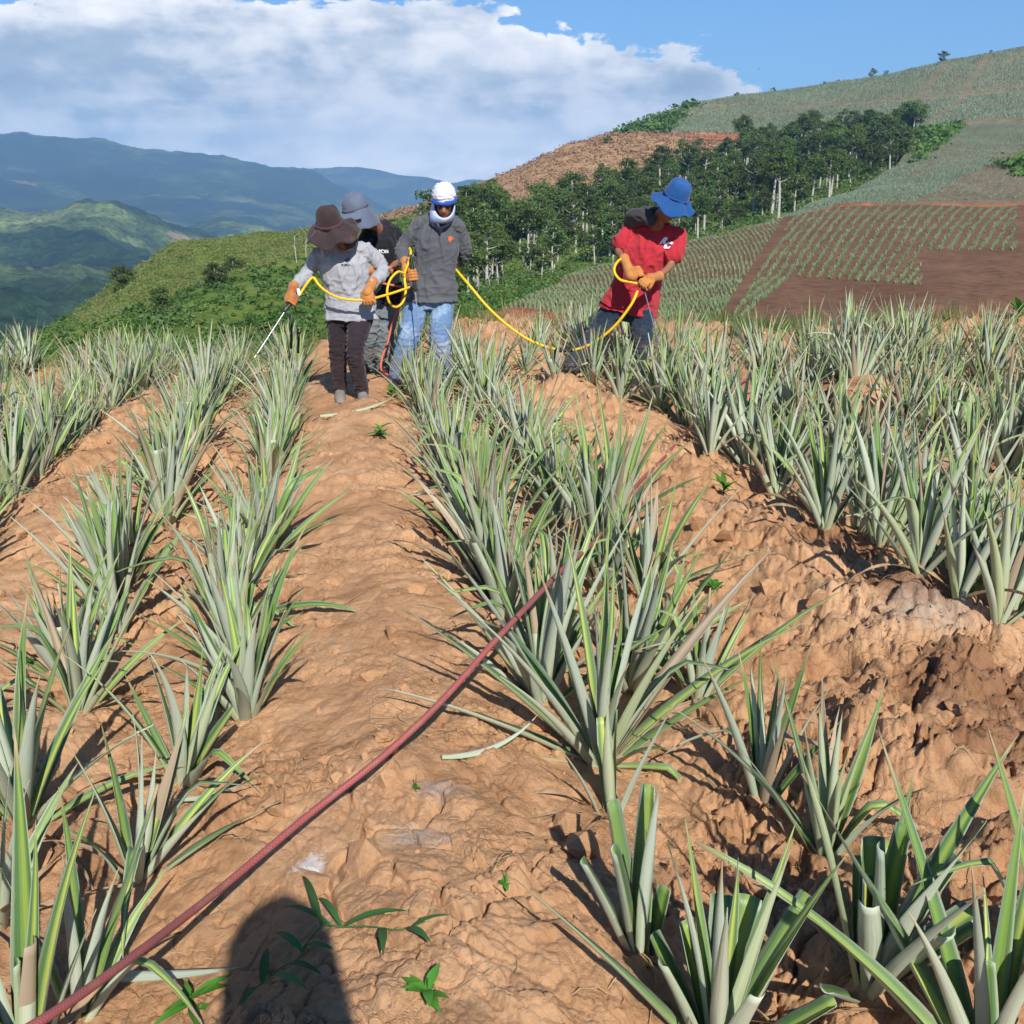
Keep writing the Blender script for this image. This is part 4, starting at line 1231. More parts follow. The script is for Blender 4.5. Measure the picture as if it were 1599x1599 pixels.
M_HATBLUE = cloth_mat('blue_hat_cloth', (0.014, 0.070, 0.22), (0.020, 0.088, 0.27), 8)
M_HATG = cloth_mat('blue_grey_hat_cloth', (0.095, 0.12, 0.175), (0.125, 0.15, 0.21), 8)
M_WHITE = cloth_mat('white_cloth', (0.66, 0.67, 0.71), (0.60, 0.61, 0.66), 8)
M_PALEBLUE = cloth_mat('pale_blue_cloth', (0.40, 0.52, 0.78), (0.55, 0.64, 0.82), 8)
M_ROYAL = cloth_mat('royal_blue_cloth', (0.02, 0.075, 0.42), None, 8)
M_HOOD = cloth_mat('dark_grey_fleece', (0.055, 0.053, 0.058), (0.040, 0.038, 0.042), 9)
M_NAVY = cloth_mat('navy_cloth', (0.015, 0.022, 0.05), None, 8)
M_SHOE = flat_mat('worn_grey_shoe', (0.22, 0.20, 0.185), 0.8, 0.2, 12, 0.3)
M_BOOT = flat_mat('dark_boot', (0.045, 0.035, 0.032), 0.6, 0.3, 12, 0.3)
M_HAIR = flat_mat('black_hair', (0.012, 0.010, 0.010), 0.6, 0.3, 40, 0.3)
M_EYE = flat_mat('eye_white', (0.6, 0.58, 0.55), 0.3, 0.5)
M_EYESHADE = flat_mat('eye_shade_dark', (0.01, 0.01, 0.012), 0.12, 0.6)


def Vv(*a): return Vector(a)


class Blob:
    def __init__(s): s.p = []

    def loft(s, rings, sides=18):
        """rings: (centre, axis_a, axis_b) with the half widths as vector lengths; closed at both ends"""
        V = []; th = np.arange(sides) / sides * 2 * np.pi
        for c, a, b in rings:
            V.append(np.array(c) + np.cos(th)[:, None] * np.array(a) + np.sin(th)[:, None] * np.array(b))
        V = np.concatenate(V + [np.array([rings[0][0][:]]), np.array([rings[-1][0][:]])]); n = len(rings)
        F_ = []
        for i in range(n - 1):
            for j in range(sides):
                k = (j + 1) % sides
                F_.append((i * sides + j, i * sides + k, (i + 1) * sides + k)); F_.append((i * sides + j, (i + 1) * sides + k, (i + 1) * sides + j))
        c0 = n * sides
        for j in range(sides):
            k = (j + 1) % sides
            F_.append((c0, k, j)); F_.append((c0 + 1, (n - 1) * sides + j, (n - 1) * sides + k))
        s.p.append((V, np.array(F_)))
        return s

    def ell(s, c, a, b, d, sides=14):
        """ellipsoid with half-axis vectors a, b, d"""
        c, a, b, d = map(lambda q: np.array(q[:]), (c, a, b, d))
        rings = []
        for k in range(1, 8):
            t = math.pi * k / 8
            rings.append((Vector(c - d * math.cos(t)), Vector(a * math.sin(t)), Vector(b * math.sin(t))))
        rings = [(Vector(c - d), Vector(a * 1e-3), Vector(b * 1e-3))] + rings + [(Vector(c + d), Vector(a * 1e-3), Vector(b * 1e-3))]
        return s.loft(rings, sides)

    def ball(s, c, r): return s.ell(c, Vv(r, 0, 0), Vv(0, r, 0), Vv(0, 0, r))

    def limb(s, pts, rad, flat=1.0):
        """tapered limb through pts with rounded ends"""
        pts = [Vector(p) for p in pts]
        P, R = [], []
        for i in range(len(pts) - 1):
            for k in range(5):
                t = k / 5
                P.append(pts[i].lerp(pts[i + 1], t)); R.append(rad[i] + (rad[i + 1] - rad[i]) * t)
        P.append(pts[-1]); R.append(rad[-1])
        for _ in range(2):                                # round the joints a little
            P = [P[0]] + [(P[i - 1] + P[i] * 2 + P[i + 1]) / 4 for i in range(1, len(P) - 1)] + [P[-1]]
        rings = []; d = (P[1] - P[0]).normalized()
        x = d.orthogonal().normalized()
        for i, p in enumerate(P):
            d = (P[min(i + 1, len(P) - 1)] - P[max(i - 1, 0)]).normalized()
            x = (x - d * x.dot(d)).normalized(); y = d.cross(x)
            rings.append((p, x * R[i], y * R[i] * flat))
        s.loft(rings, 14)
        s.ball(P[0], R[0] * 0.98); s.ball(P[-1], R[-1] * 0.98)
        return s

    def mesh(s, name, mat, voxel=0.009, smooth=2, folds=None):
        V, Fc = join_np(s.p)
        me = mesh_np('tmp', V, Fc, mat)
        o = bpy.data.objects.new('tmp', me); COL.objects.link(o)
        md = o.modifiers.new('r', 'REMESH'); md.mode = 'VOXEL'; md.voxel_size = voxel; md.use_smooth_shade = True
        if smooth:
            sm = o.modifiers.new('s', 'SMOOTH'); sm.iterations = smooth; sm.factor = 0.5
        dg = bpy.context.evaluated_depsgraph_get(); dg.update()
        out = bpy.data.meshes.new_from_object(o.evaluated_get(dg))
        bpy.data.objects.remove(o)
        out.name = name
        out.materials.clear(); out.materials.append(mat)
        if folds:
            n = len(out.vertices); co = np.empty(n * 3, np.float32); no = np.empty(n * 3, np.float32)
            out.vertices.foreach_get('co', co); out.vertices.foreach_get('normal', no)
            co = co.reshape(-1, 3); no = no.reshape(-1, 3); d = np.zeros(n)
            for (amp, scale, stretch, centre, radius) in folds:
                sx = np.array(stretch)
                q = co * sx * scale
                v = np.array([mnoise.noise(Vector(t)) for t in q])
                f = np.exp(-(v / 0.16) ** 2) * 1.25 - 0.45
                if centre is not None:
                    w_ = np.exp(-(np.linalg.norm(co - np.array(centre[:]), axis=1) / radius) ** 2)
                    f = f * w_
                d += amp * f
            co = co + no * d[:, None]
            out.vertices.foreach_set('co', co.astype(np.float32).ravel())
        out.polygons.foreach_set('use_smooth', np.ones(len(out.polygons), bool))
        out.update()
        return out


def part(name, me, parent, label=None):
    o = link(name, me, parent)
    o.matrix_parent_inverse = Matrix.Translation(parent.location).inverted() if parent.type == 'EMPTY' else Matrix.Identity(4)
    if label: o['label'] = label
    return o


def tube_mesh(name, pts, r, mat, sides=12, sub=8, radii=None):
    pts = [Vector(p) for p in pts]; out = []; rr = []
    rad = radii or [r] * len(pts)
    for i in range(len(pts) - 1):
        p0 = pts[max(i - 1, 0)]; p1 = pts[i]; p2 = pts[i + 1]; p3 = pts[min(i + 2, len(pts) - 1)]
        for k in range(sub):
            t = k / sub
            out.append(0.5 * (2 * p1 + (p2 - p0) * t + (2 * p0 - 5 * p1 + 4 * p2 - p3) * t * t + (3 * p1 - p0 - 3 * p2 + p3) * t ** 3))
            rr.append(rad[i] + (rad[i + 1] - rad[i]) * t)
    out.append(pts[-1]); rr.append(rad[-1])
    V, Fc = tube_np([tuple(p) for p in out], rr, sides)
    n = len(V)
    V = np.concatenate([V, [out[0][:]], [out[-1][:]]])
    caps = []
    for j in range(sides):
        k = (j + 1) % sides
        caps.append((n, k, j, n)); caps.append((n + 1, n - sides + j, n - sides + k, n + 1))
    bm_v = V
    me = bpy.data.meshes.new(name)
    faces = [tuple(int(q) for q in f) for f in Fc] + [(c[0], c[1], c[2]) for c in caps]
    me.from_pydata([tuple(map(float, v)) for v in bm_v], [], faces)
    for p in me.polygons: p.use_smooth = True
    # u along the tube in metres, v around
    uvl = me.uv_layers.new(name='UVMap'); seg = sum(((out[i + 1] - out[i]).length for i in range(len(out) - 1))) / max(1, len(out) - 1)
    for p in me.polygons:
        js = [me.loops[li].vertex_index for li in p.loop_indices]
        wrap = any((q % sides) == sides - 1 for q in js if q < n) and any((q % sides) == 0 for q in js if q < n)
        for li, q in zip(p.loop_indices, js):
            a = (q % sides) / sides
            if wrap and (q % sides) == 0: a = 1.0
            uvl.data[li].uv = ((q // sides) * seg, a)
    me.materials.append(mat)
    me.update()
    return me


def lathe(name, centre, up, front, prof, mat, sides=48, wob=0.0, seed=0, sx=1.0, sy=1.0, thick=0.004, arc=None, wfun=None):
    """prof: (radius, height) outward; closed with an inner shell"""
    up = up.normalized(); front = (front - up * front.dot(up)).normalized(); side = up.cross(front)
    V = []; full = arc is None
    th = np.linspace(0, 2 * math.pi, sides, endpoint=False) if full else np.linspace(math.radians(arc[0]), math.radians(arc[1]), sides)
    rows = [(r, h) for r, h in prof]
    rows2 = [(max(r - thick * 0.5, 0.0005), h - thick) for r, h in reversed(prof)]
    for (r, h) in rows + rows2:
        for t in th:
            w_ = wob * (r / 0.12) ** 1.5 * mnoise.noise(Vector((math.cos(t) * 1.6 + seed, math.sin(t) * 1.6, r * 5)))
            rr = r * (1 + 0.35 * w_ * 4)
            e = wfun(t, r) if wfun else 0
            c_ = 0.0035 * mnoise.noise(Vector((math.cos(t) * r * 16 - seed, math.sin(t) * r * 16, h * 45))) + 0.006 * mnoise.noise(Vector((math.cos(t) * r * 9 + seed, math.sin(t) * r * 9, h * 9))) + 0.004 * mnoise.noise(Vector((math.cos(t) * r * 30 + seed, math.sin(t) * r * 30, h * 30)))
            p = centre + front * math.cos(t) * rr * sx + side * math.sin(t) * rr * sy + up * (h + w_ + e + c_)
            V.append(p[:])
    nr_ = len(rows) * 2; Fc = []
    m = sides
    for i in range(nr_ - 1):
        for j in range(m if full else m - 1):
            k = (j + 1) % m
            Fc.append((i * m + j, i * m + k, (i + 1) * m + k, (i + 1) * m + j))
    if not full:
        for i in range(len(rows) - 1):
            a, b = i, nr_ - 1 - i
            Fc.append((a * m, (a + 1) * m, (b - 1) * m, b * m)); Fc.append(((a + 1) * m + m - 1, a * m + m - 1, b * m + m - 1, (b - 1) * m + m - 1))
    return mesh_np(name, V, Fc, mat)


def glove_mesh(name, wrist, grip, axis, back, mat, r=0.016, scale=1.0, thumb_side=1):
    """a gloved hand closed round a tube: grip = point on the tube, axis = tube direction, back = side on which the palm lies"""
    axis = axis.normalized(); back = (back - axis * back.dot(axis)).normalized()
    b = Blob()
    fwd = (grip - wrist); fwd = (fwd - axis * fwd.dot(axis)); 
    fwd = (fwd - back * fwd.dot(back))
    if fwd.length < 1e-4: fwd = axis.cross(back)
    fwd.normalize()
    S = scale
    palm_c = grip + back * (r + 0.012 * S) - fwd * 0.022 * S
    b.ell(palm_c, axis * 0.043 * S, fwd * 0.046 * S, back * 0.019 * S)
    b.limb([wrist, palm_c - fwd * 0.02 * S], [0.031 * S, 0.034 * S])
    b.limb([wrist + (wrist - palm_c).normalized() * 0.035, wrist], [0.037 * S, 0.031 * S])
    ln = (0.92, 1.05, 1.0, 0.80)
    for i in range(4):
        o_ = axis * (i - 1.5) * 0.0205 * S
        L = ln[i] * S
        k0 = palm_c + fwd * 0.036 * S + o_ + back * 0.004
        k1 = grip + fwd * (r + 0.022 * L) + back * (r * 0.5 + 0.006) + o_
        k2 = grip + fwd * (r * 0.7 + 0.010) - back * (r + 0.012 * L) + o_
        k3 = grip - fwd * (0.012 * L) - back * (r + 0.010) + o_ * 0.95
        b.limb([k0, k1, k2, k3], [0.0102 * S, 0.0092 * S, 0.0088 * S, 0.0080 * S])
    t0 = palm_c - fwd * 0.022 * S + axis * thumb_side * 0.032 * S
    t1 = grip + axis * thumb_side * 0.046 * S + back * 0.006
    t2 = grip + axis * thumb_side * 0.040 * S - back * (r + 0.008) + fwd * 0.004
    b.limb([t0, t1, t2], [0.0145 * S, 0.0122 * S, 0.0100 * S])
    return b.mesh(name, mat, 0.0034, 1)


def head_blob(b, c, fwd, up, s=1.0):
    """skull, jaw, nose, brow, lips and ears round c, looking along fwd"""
    fwd = fwd.normalized(); up = (up - fwd * up.dot(fwd)).normalized(); sd = fwd.cross(up)
    b.ell(c + up * 0.03 * s - fwd * 0.01 * s, sd * 0.076 * s, fwd * 0.094 * s, up * 0.090 * s)
    b.ell(c - up * 0.045 * s + fwd * 0.022 * s, sd * 0.058 * s, fwd * 0.066 * s, up * 0.070 * s)
    b.ell(c - up * 0.098 * s + fwd * 0.062 * s, sd * 0.026 * s, fwd * 0.022 * s, up * 0.020 * s)
    b.limb([c + up * 0.012 * s + fwd * 0.080 * s, c - up * 0.034 * s + fwd * 0.106 * s], [0.008 * s, 0.014 * s])
    for k in (-1, 1):
        b.ball(c - up * 0.036 * s + fwd * 0.090 * s + sd * 0.012 * k * s, 0.009 * s)
        b.limb([c + up * 0.024 * s + fwd * 0.078 * s + sd * 0.016 * k * s, c + up * 0.024 * s + fwd * 0.062 * s + sd * 0.05 * k * s], [0.011 * s, 0.009 * s])
        b.ell(c - up * 0.018 * s + fwd * 0.060 * s + sd * 0.040 * k * s, sd * 0.018 * s, fwd * 0.018 * s, up * 0.020 * s)
        b.ell(c - up * 0.005 * s + sd * 0.080 * k * s - fwd * 0.005 * s, sd * 0.010 * s, fwd * 0.020 * s, up * 0.032 * s)
    b.limb([c - up * 0.060 * s + fwd * 0.084 * s - sd * 0.020 * s, c - up * 0.058 * s + fwd * 0.091 * s, c - up * 0.060 * s + fwd * 0.084 * s + sd * 0.020 * s], [0.006 * s] * 3)
    b.limb([c - up * 0.072 * s + fwd * 0.082 * s - sd * 0.016 * s, c - up * 0.072 * s + fwd * 0.088 * s, c - up * 0.072 * s + fwd * 0.082 * s + sd * 0.016 * s], [0.007 * s] * 3)
    return sd


def shoe_mesh(name, ankle, toe, mat, s=1.0):
    f = (toe - ankle); f.z = 0; f.normalize(); sd = Vv(0, 0, 1).cross(f); z = min(ankle.z - 0.07, toe.z)
    b = Blob()
    a0 = Vv(ankle.x, ankle.y, z)
    b.loft([(a0 - f * 0.075 + Vv(0, 0, .035), sd * 0.030, Vv(0, 0, .030)), (a0 - f * 0.06 + Vv(0, 0, .045), sd * 0.036, Vv(0, 0, .045)), (a0 + f * 0.02 + Vv(0, 0, .05), sd * 0.040, Vv(0, 0, .052)),
            (a0 + f * 0.10 + Vv(0, 0, .036), sd * 0.046, Vv(0, 0, .036)), (a0 + f * 0.16 + Vv(0, 0, .028), sd * 0.044, Vv(0, 0, .026)), (a0 + f * 0.195 + Vv(0, 0, .022), sd * 0.028, Vv(0, 0, .018))], 16)
    b.limb([a0 + Vv(0, 0, .05) - f * 0.02, ankle + Vv(0, 0, 0.03)], [0.045, 0.046])
    b.loft([(a0 - f * 0.082 + Vv(0, 0, .006), sd * 0.03, Vv(0, 0, .012)), (a0 - f * 0.05 + Vv(0, 0, .006), sd * 0.043, Vv(0, 0, .012)), (a0 + f * 0.10 + Vv(0, 0, .006), sd * 0.052, Vv(0, 0, .012)),
            (a0 + f * 0.17 + Vv(0, 0, .008), sd * 0.046, Vv(0, 0, .012)), (a0 + f * 0.205 + Vv(0, 0, .012), sd * 0.026, Vv(0, 0, .010))], 16)
    return b.mesh(name, mat, 0.006, 1)


def build_person(J, label, gender='m', name='person', shirt=None, trousers=None, fat=1.0, sleeve=1.0, face_dir=None, head_up=None, leg_r=(.10, .066, .05), leg_pants=None,
                 shoes=M_BOOT, torso=None, trouser_end=1.0, folds=0.008, head_s=1.0, sleeve_r=(.060, .054, .042), label_extra=None, group=None):
    """J: joint positions. One continuous body; clothing as children"""
    g = Vector(((J['ankL'].x + J['ankR'].x) / 2, (J['ankL'].y + J['ankR'].y) / 2, min(J['ankL'].z, J['ankR'].z) - 0.09))
    root = empty(name, g, label, 'person', group)
    shL, shR, hipL, hipR = J['shL'], J['shR'], J['hipL'], J['hipR']
    sc_, hc = (shL + shR) / 2, (hipL + hipR) / 2
    lat = (shR - shL).normalized(); up = (sc_ - hc).normalized(); fr = lat.cross(up).normalized()
    if fr.y > 0: fr = -fr
    lath = (hipR - hipL).normalized()
    hw = (hipR - hipL).length / 2; sw = (shR - shL).length / 2
    b = Blob()
    def trunk(b, k, low=-0.06, hem=None, top=1.0):
        rings = []
        prof = torso or [(-0.10, .80, .66), (0.0, 1.0, .92), (0.14, .98, .90), (0.32, .86, .80), (0.50, .90, .86), (0.68, 1.0, .96), (0.84, .99, .94), (0.95, .82, .74), (1.04, .52, .52), (1.12, .30, .36)]
        for t, wx, wy in prof:
            if t < low: continue
            c = hc.lerp(sc_, t)
            w0 = 0.155 if k == 0 else max(0.155, hw + (leg_pants or leg_r)[0] * 0.92)
            w_ = (w0 + (sw * 0.90 - w0) * min(max(t, 0), 1)) * wx * fat + k
            d_ = (0.118 if k == 0 else 0.132) * wy * fat + k
            ax = (lath.lerp(lat, min(max(t, 0), 1))).normalized()
            rings.append((c, ax * w_, fr * d_))
        if hem is not None:
            c, ax, ay = rings[0]
            rings = [(hc - up * hem, ax * 1.07, ay * 1.14)] + rings
        b.loft(rings, 24)
    trunk(b, 0.0, -0.2)
    neck = J['neck']
    b.limb([sc_.lerp(neck, 0.2), neck, J['head'] - (J['head'] - neck) * 0.25], [.062 * fat, .056, .056])
    fd = face_dir or Vv(0, -1, -0.5); hu = head_up or Vv(0, -0.2, 1)
    sd = head_blob(b, J['head'], fd, hu, head_s)
    for s_ in 'LR':
        b.limb([J['sh' + s_], J['el' + s_], J['wr' + s_]], [.044 * fat, .033, .024])
        b.limb([J['wr' + s_], J['ha' + s_]], [.027, .022])
        b.limb([J['hip' + s_], J['kn' + s_], J['ank' + s_]], [leg_r[0] * .9, leg_r[1] * .85, leg_r[2] * .8])
        b.limb([J['ank' + s_], J['ank' + s_] + (J['toe' + s_] - J['ank' + s_]) * 0.45 + Vv(0, 0, -.012)], [.026, .012])
    part('body', b.mesh('body', M_SKIN, 0.0125, 1), root)
    # trousers
    b = Blob()
    c = hc
    b.loft([(hc - up * 0.10, lath * (hw + leg_r[0] * .75), fr * 0.115 * fat), (hc - up * 0.02, lath * (hw + leg_r[0] * .98), fr * 0.135 * fat), (hc + up * 0.08, lath * (.160 * fat), fr * 0.125 * fat), (hc + up * 0.13, lath * (.145 * fat), fr * 0.115 * fat)], 22)
    lp = leg_pants or leg_r
    fl = []
    for s_ in 'LR':
        e = J['kn' + s_].lerp(J['ank' + s_], trouser_end)
        m_ = J['kn' + s_].lerp(J['ank' + s_], 0.5)
        b.limb([J['hip' + s_] - up * 0.0, J['kn' + s_], m_, e], [lp[0], lp[1], (lp[1] * .5 + lp[2] * .55), lp[2]])
        fl += [(folds * 1.0, 13, (1, 1, 2.2), J['kn' + s_], 0.16), (folds * 1.0, 16, (1, 1, 2.5), e, 0.14)]
    fl += [(folds * 0.7, 16, (1.2, 1.2, 1.0), hc - up * .05, 0.2)]
    part('trousers', b.mesh('trousers', trousers, 0.009, 2, fl), root)
    # shirt with sleeves
    b = Blob()
    trunk(b, 0.022, 0.0, hem=J.get('hem', 0.06))
    fl = [(folds * 1.1, 7, (1.5, 1.2, 0.6), None, 0), (folds * 1.3, 10, (.8, 1, 1.9), hc.lerp(sc_, 0.12), 0.20), (folds * .8, 13, (1.3, 1, 1.2), hc.lerp(sc_, 0.55), 0.25)]
    for s_ in 'LR':
        a0, a1, a2 = J['sh' + s_], J['el' + s_], J['wr' + s_]
        b.limb([sc_ + up * .045 + (a0 - sc_) * .15, a0.lerp(sc_, .12) + up * .004], [.066, sleeve_r[0] * .98])
        if sleeve >= 1:
            b.limb([a0, a1, a1.lerp(a2, 0.93)], [sleeve_r[0] * fat, sleeve_r[1], sleeve_r[2]])
            fl += [(folds * 1.2, 15, (1, 1, 1.8), a1, 0.12), (folds * 0.8, 20, (1, 1, 2.0), a2, 0.10)]
        else:
            b.limb([a0, a0.lerp(a1, sleeve)], [sleeve_r[0] * fat, sleeve_r[1] * 1.35])
        fl += [(folds * 1.3, 17, (1.2, 1.2, 1.0), a0.lerp(sc_, 0.1), 0.11)]
    shirt_me = b.mesh('shirt', shirt, 0.0085, 2, fl)
    so = part('shirt', shirt_me, root)
    for s_ in 'LR':
        part('shoe', shoe_mesh('shoe', J['ank' + s_], J['toe' + s_], shoes), root)
    return root, shirt_me, dict(fr=fr, up=up, lat=lat, sc=sc_, hc=hc, sd=sd)


def on_cloth(name, me_src, shirt_me, centre, right, upv, mat, lift=0.003):
    """lays flat print on the shirt: local x,y of me_src go along right/up, dropped onto the cloth"""
    bvh = BVHTree.FromPolygons([v.co[:] for v in shirt_me.vertices], [p.vertices[:] for p in shirt_me.polygons])
    n = right.cross(upv).normalized()
    if n.y > 0: n = -n
    for v in me_src.vertices:
        p = centre + right * v.co.x + upv * v.co.y + n * 0.25
        h = bvh.ray_cast(p, -n)
        v.co = (h[0] if h[0] else centre) + n * (lift + (v.co.z if False else 0))
    me_src.name = name; me_src.materials.clear(); me_src.materials.append(mat); me_src.update()
    return me_src


def text_mesh(txt, size, shear=0.0, bold=0.0, space=1.0):
    cu = bpy.data.curves.new('t', 'FONT'); cu.body = txt; cu.size = size; cu.shear = shear; cu.offset = bold; cu.align_x = 'CENTER'; cu.align_y = 'CENTER'; cu.space_character = space
    cu.resolution_u = 4
    o = bpy.data.objects.new('t', cu); COL.objects.link(o)
    dg = bpy.context.evaluated_depsgraph_get(); dg.update()
    me = bpy.data.meshes.new_from_object(o.evaluated_get(dg)); bpy.data.objects.remove(o)
    return me


M_PRINTW = flat_mat('white_print', (0.8, 0.8, 0.82), 0.7)
M_PRINTK = flat_mat('dark_print', (0.05, 0.05, 0.06), 0.7)
M_PRINTO = flat_mat('orange_print', (0.70, 0.13, 0.03), 0.7)

# ---------------- woman in the light grey shirt
Yw = 8.05
J = dict(head=at(523, 358, Yw - .16), neck=at(542, 381, Yw - .05), shL=at(496, 399, Yw - .02), shR=at(574, 393, Yw + .0), elL=at(481, 428, Yw - .02), elR=at(603, 422, Yw + .04),
         wrL=at(457, 453, Yw - .20), wrR=at(581, 446, Yw - .20), haL=at(452, 466, Yw - .22), haR=at(578, 462, Yw - .24), hipL=at(530, 488, Yw), hipR=at(566, 488, Yw),
         knL=at(528, 553, Yw + .02), knR=at(553, 548, Yw - .20), ankL=at(531, 610, Yw + .10), ankR=at(566, 613, Yw - .06), toeL=at(532, 625, Yw - .18), toeR=at(570, 626, Yw - .24), hem=0.05)
W_root, W_shirt, W = build_person(J, 'person in light grey long sleeved shirt, plum leggings and wide brown sun hat', shirt=M_GREYSHIRT, trousers=M_LEGGING, fat=.98,
                                  face_dir=Vv(-.25, -1, -1.1), head_up=Vv(-.1, -1, 1), leg_r=(.088, .066, .050), leg_pants=(.103, .068, .054), shoes=M_SHOE, trouser_end=.97, folds=.009, sleeve_r=(.060, .052, .043), head_s=.95)
hc_ = at(516, 352, Yw - .18); hup = Vv(-.16, -.42, 1)
h_ = part('hat', lathe('hat', hc_, hup, Vv(-.2, -1, -.3), [(.001, .150), (.035, .148), (.065, .135), (.084, .105), (.092, .06), (.096, .015), (.099, .0)], M_HATB, 48, wob=.03, seed=3), W_root)
part('hat_brim', lathe('hat_brim', hc_, hup, Vv(-.2, -1, -.3), [(.098, .004), (.125, -.012), (.160, -.036), (.195, -.062), (.207, -.075)], M_HATB, 64, wob=.035, seed=5), h_)
part('hat_band', lathe('hat_band', hc_, hup, Vv(-.2, -1, -.3), [(.097, .004), (.104, .008), (.106, .022), (.098, .030)], cloth_mat('brown_band', (0.075, 0.035, 0.045)), 64, wob=.02, seed=9), h_)
part('neck_flap', lathe('neck_flap', hc_, hup, Vv(.9, .45, -.1), [(.100, .006), (.125, -.03), (.145, -.08), (.155, -.13), (.165, -.17)], M_HATB, 30, wob=.03, seed=7, arc=(-75, 65)), h_)
hL = glove_mesh('glove', J['wrL'], at(458, 469, Yw - .24), (at(464, 458, Yw - .2) - at(448, 486, Yw - .28)), Vv(-1, -.3, .2), M_GLOVE2, .018, 1.05, 1)
part('glove', hL, W_root, 'soiled orange glove holding the lance grip')
hR = glove_mesh('glove', J['wrR'], at(577, 468, Yw - .25), Vv(1, -.1, .12), Vv(0, -1, .25), M_GLOVE, .015, 1.15, -1)
part('glove', hR, W_root, 'orange glove closed round the yellow hose')
fr_, up_, rt_ = W['fr'], W['up'], W['lat']
# leaping cat emblem with its word, as printed on the chest
CATPOLY = [(-.020, -.004), (-.012, .003), (0, .006), (.010, .012), (.018, .020), (.024, .019), (.022, .013), (.015, .006), (.020, -.002), (.024, -.010), (.020, -.010), (.012, -.001), (.002, -.003), (-.004, -.010), (-.008, -.010), (-.006, -.003), (-.013, -.006)]
bm = bmesh.new(); vs_ = [bm.verts.new((x, y + .014, 0)) for x, y in CATPOLY]; bm.faces.new(vs_); bmesh.ops.triangulate(bm, faces=bm.faces[:])
me_ = bpy.data.meshes.new('emblem'); bm.to_mesh(me_); bm.free()
part('chest_emblem', on_cloth('emblem', me_, W_shirt, at(543, 409, Yw - .1), rt_, up_, M_PRINTK), W_root)
part('chest_word', on_cloth('word', text_mesh('PUMA', .024, 0, .0012), W_shirt, at(541, 413.5, Yw - .1), rt_, up_, M_PRINTK), W_root)

# ---------------- man in the charcoal shirt and white cap
Ym = 8.72
J = dict(head=at(694, 317, Ym - .14), neck=at(689, 338, Ym - .04), shL=at(655, 350, Ym), shR=at(716, 353, Ym), elL=at(627, 392, Ym + .02), elR=at(729, 396, Ym + .10),
         wrL=at(634, 414, Ym - .22), wrR=at(712, 413, Ym + .20), haL=at(641, 426, Ym - .26), haR=at(700, 418, Ym + .24), hipL=at(655, 463, Ym), hipR=at(692, 463, Ym),
         knL=at(638, 530, Ym - .10), knR=at(687, 532, Ym - .06), ankL=at(622, 590, Ym), ankR=at(691, 590, Ym + .04), toeL=at(618, 600, Ym - .2), toeR=at(693, 600, Ym - .2), hem=0.04)
M_root, M_shirt, MM = build_person(J, 'person in charcoal long sleeved shirt, light blue jeans, white cap and neck gaiter', shirt=M_DARKGREY, trousers=M_JEAN, fat=1.0,
                                   face_dir=Vv(.02, -1, -.42), head_up=Vv(0, -.38, 1), leg_r=(.10, .072, .06), leg_pants=(.108, .088, .082), folds=.009, sleeve_r=(.062, .060, .048))
hd = J['head']; fdm = Vv(.02, -1, -.42).normalized(); um = Vv(0, -.38, 1); um = (um - fdm * um.dot(fdm)).normalized(); sm_ = fdm.cross(um)
cb0 = Blob(); co_ = hd + um * .040 - fdm * .016
cb0.loft([(co_ + um * h - fdm * .004, sm_ * r * .97, fdm * r * 1.05) for h, r in ((-.012, .097), (.0, .099), (.03, .099), (.06, .090), (.085, .074), (.105, .050), (.117, .022), (.119, .004))], 30)
cb0.limb([co_ - fdm * .10 + sm_ * .02 + um * .01, co_ - fdm * .12 + sm_ * .03 - um * .06], [.022, .014])
cp = part('cap', cb0.mesh('cap', M_WHITE, .006, 1, [(.0045, 16, (.7, .7, 3.2), None, 0), (.003, 30, (1, 1, 2.5), None, 0)]), M_root, 'white cloth wrapped round the head')
part('cap_band', lathe('cap_band', hd + um * .040 - fdm * .016, um, fdm, [(.099, .004), (.108, -.002), (.116, -.010), (.112, -.018), (.100, -.012)], M_ROYAL, 40, wob=.012, seed=2, sx=1.08, sy=.94, arc=(-88, 88)), cp)
gb = Blob()
gr = []
for (k, dz, a, f) in ((0, .02, .094, .074), (1, -.035, .090, .080), (2, -.08, .086, .088), (3, -.115, .082, .086), (4, -.145, .088, .086)):
    gr.append((hd - Vv(0, 0, 1) * (-dz) * 1.0 + Vv(0, .006 * k, 0) - fdm * .0, Vv(a, 0, 0), Vv(0, f, 0)))
neck_c = J['neck']
# gaiter: an open ring of cloth from below the ears to the collar, lower in front of the face
V_ = []; sides = 40
for ro, lay in ((0, 0), (1, 0), (2, 0), (3, 0), (3, 1), (2, 1), (1, 1), (0, 1)):
    for j in range(sides):
        t = 2 * math.pi * j / sides; cf = math.cos(t); sf = math.sin(t)           # cf = 1 in front
        top = hd + um * (.035 - .125 * max(0, cf) ** 0.7) + fdm * (.10 * cf if cf > 0 else .105 * cf) * (0.92 - lay * .05) + sm_ * .088 * sf * (1 - lay * .06)
        bot = neck_c + Vv(0, 0, -.055) + Vv(0, -1, 0) * (.105 * cf) * (1 - lay * .06) + Vv(1, 0, 0) * .092 * -sf * (1 - lay * .06) * (-1 if sm_.x > 0 else 1)
        k = ro / 3
        p = top.lerp(bot, k) + (Vv(0, -cf, 0) + sm_ * sf) * .012 * math.sin(math.pi * k) 
        p = p + Vv(0, -cf, 0) * 0.006 * math.sin(k * 14 + sf * 3)
        V_.append(p[:])
Fg = []
for i in range(8):
    for j in range(sides):
        k = (j + 1) % sides; i2 = (i + 1) % 8
        Fg.append((i * sides + j, i * sides + k, i2 * sides + k, i2 * sides + j))
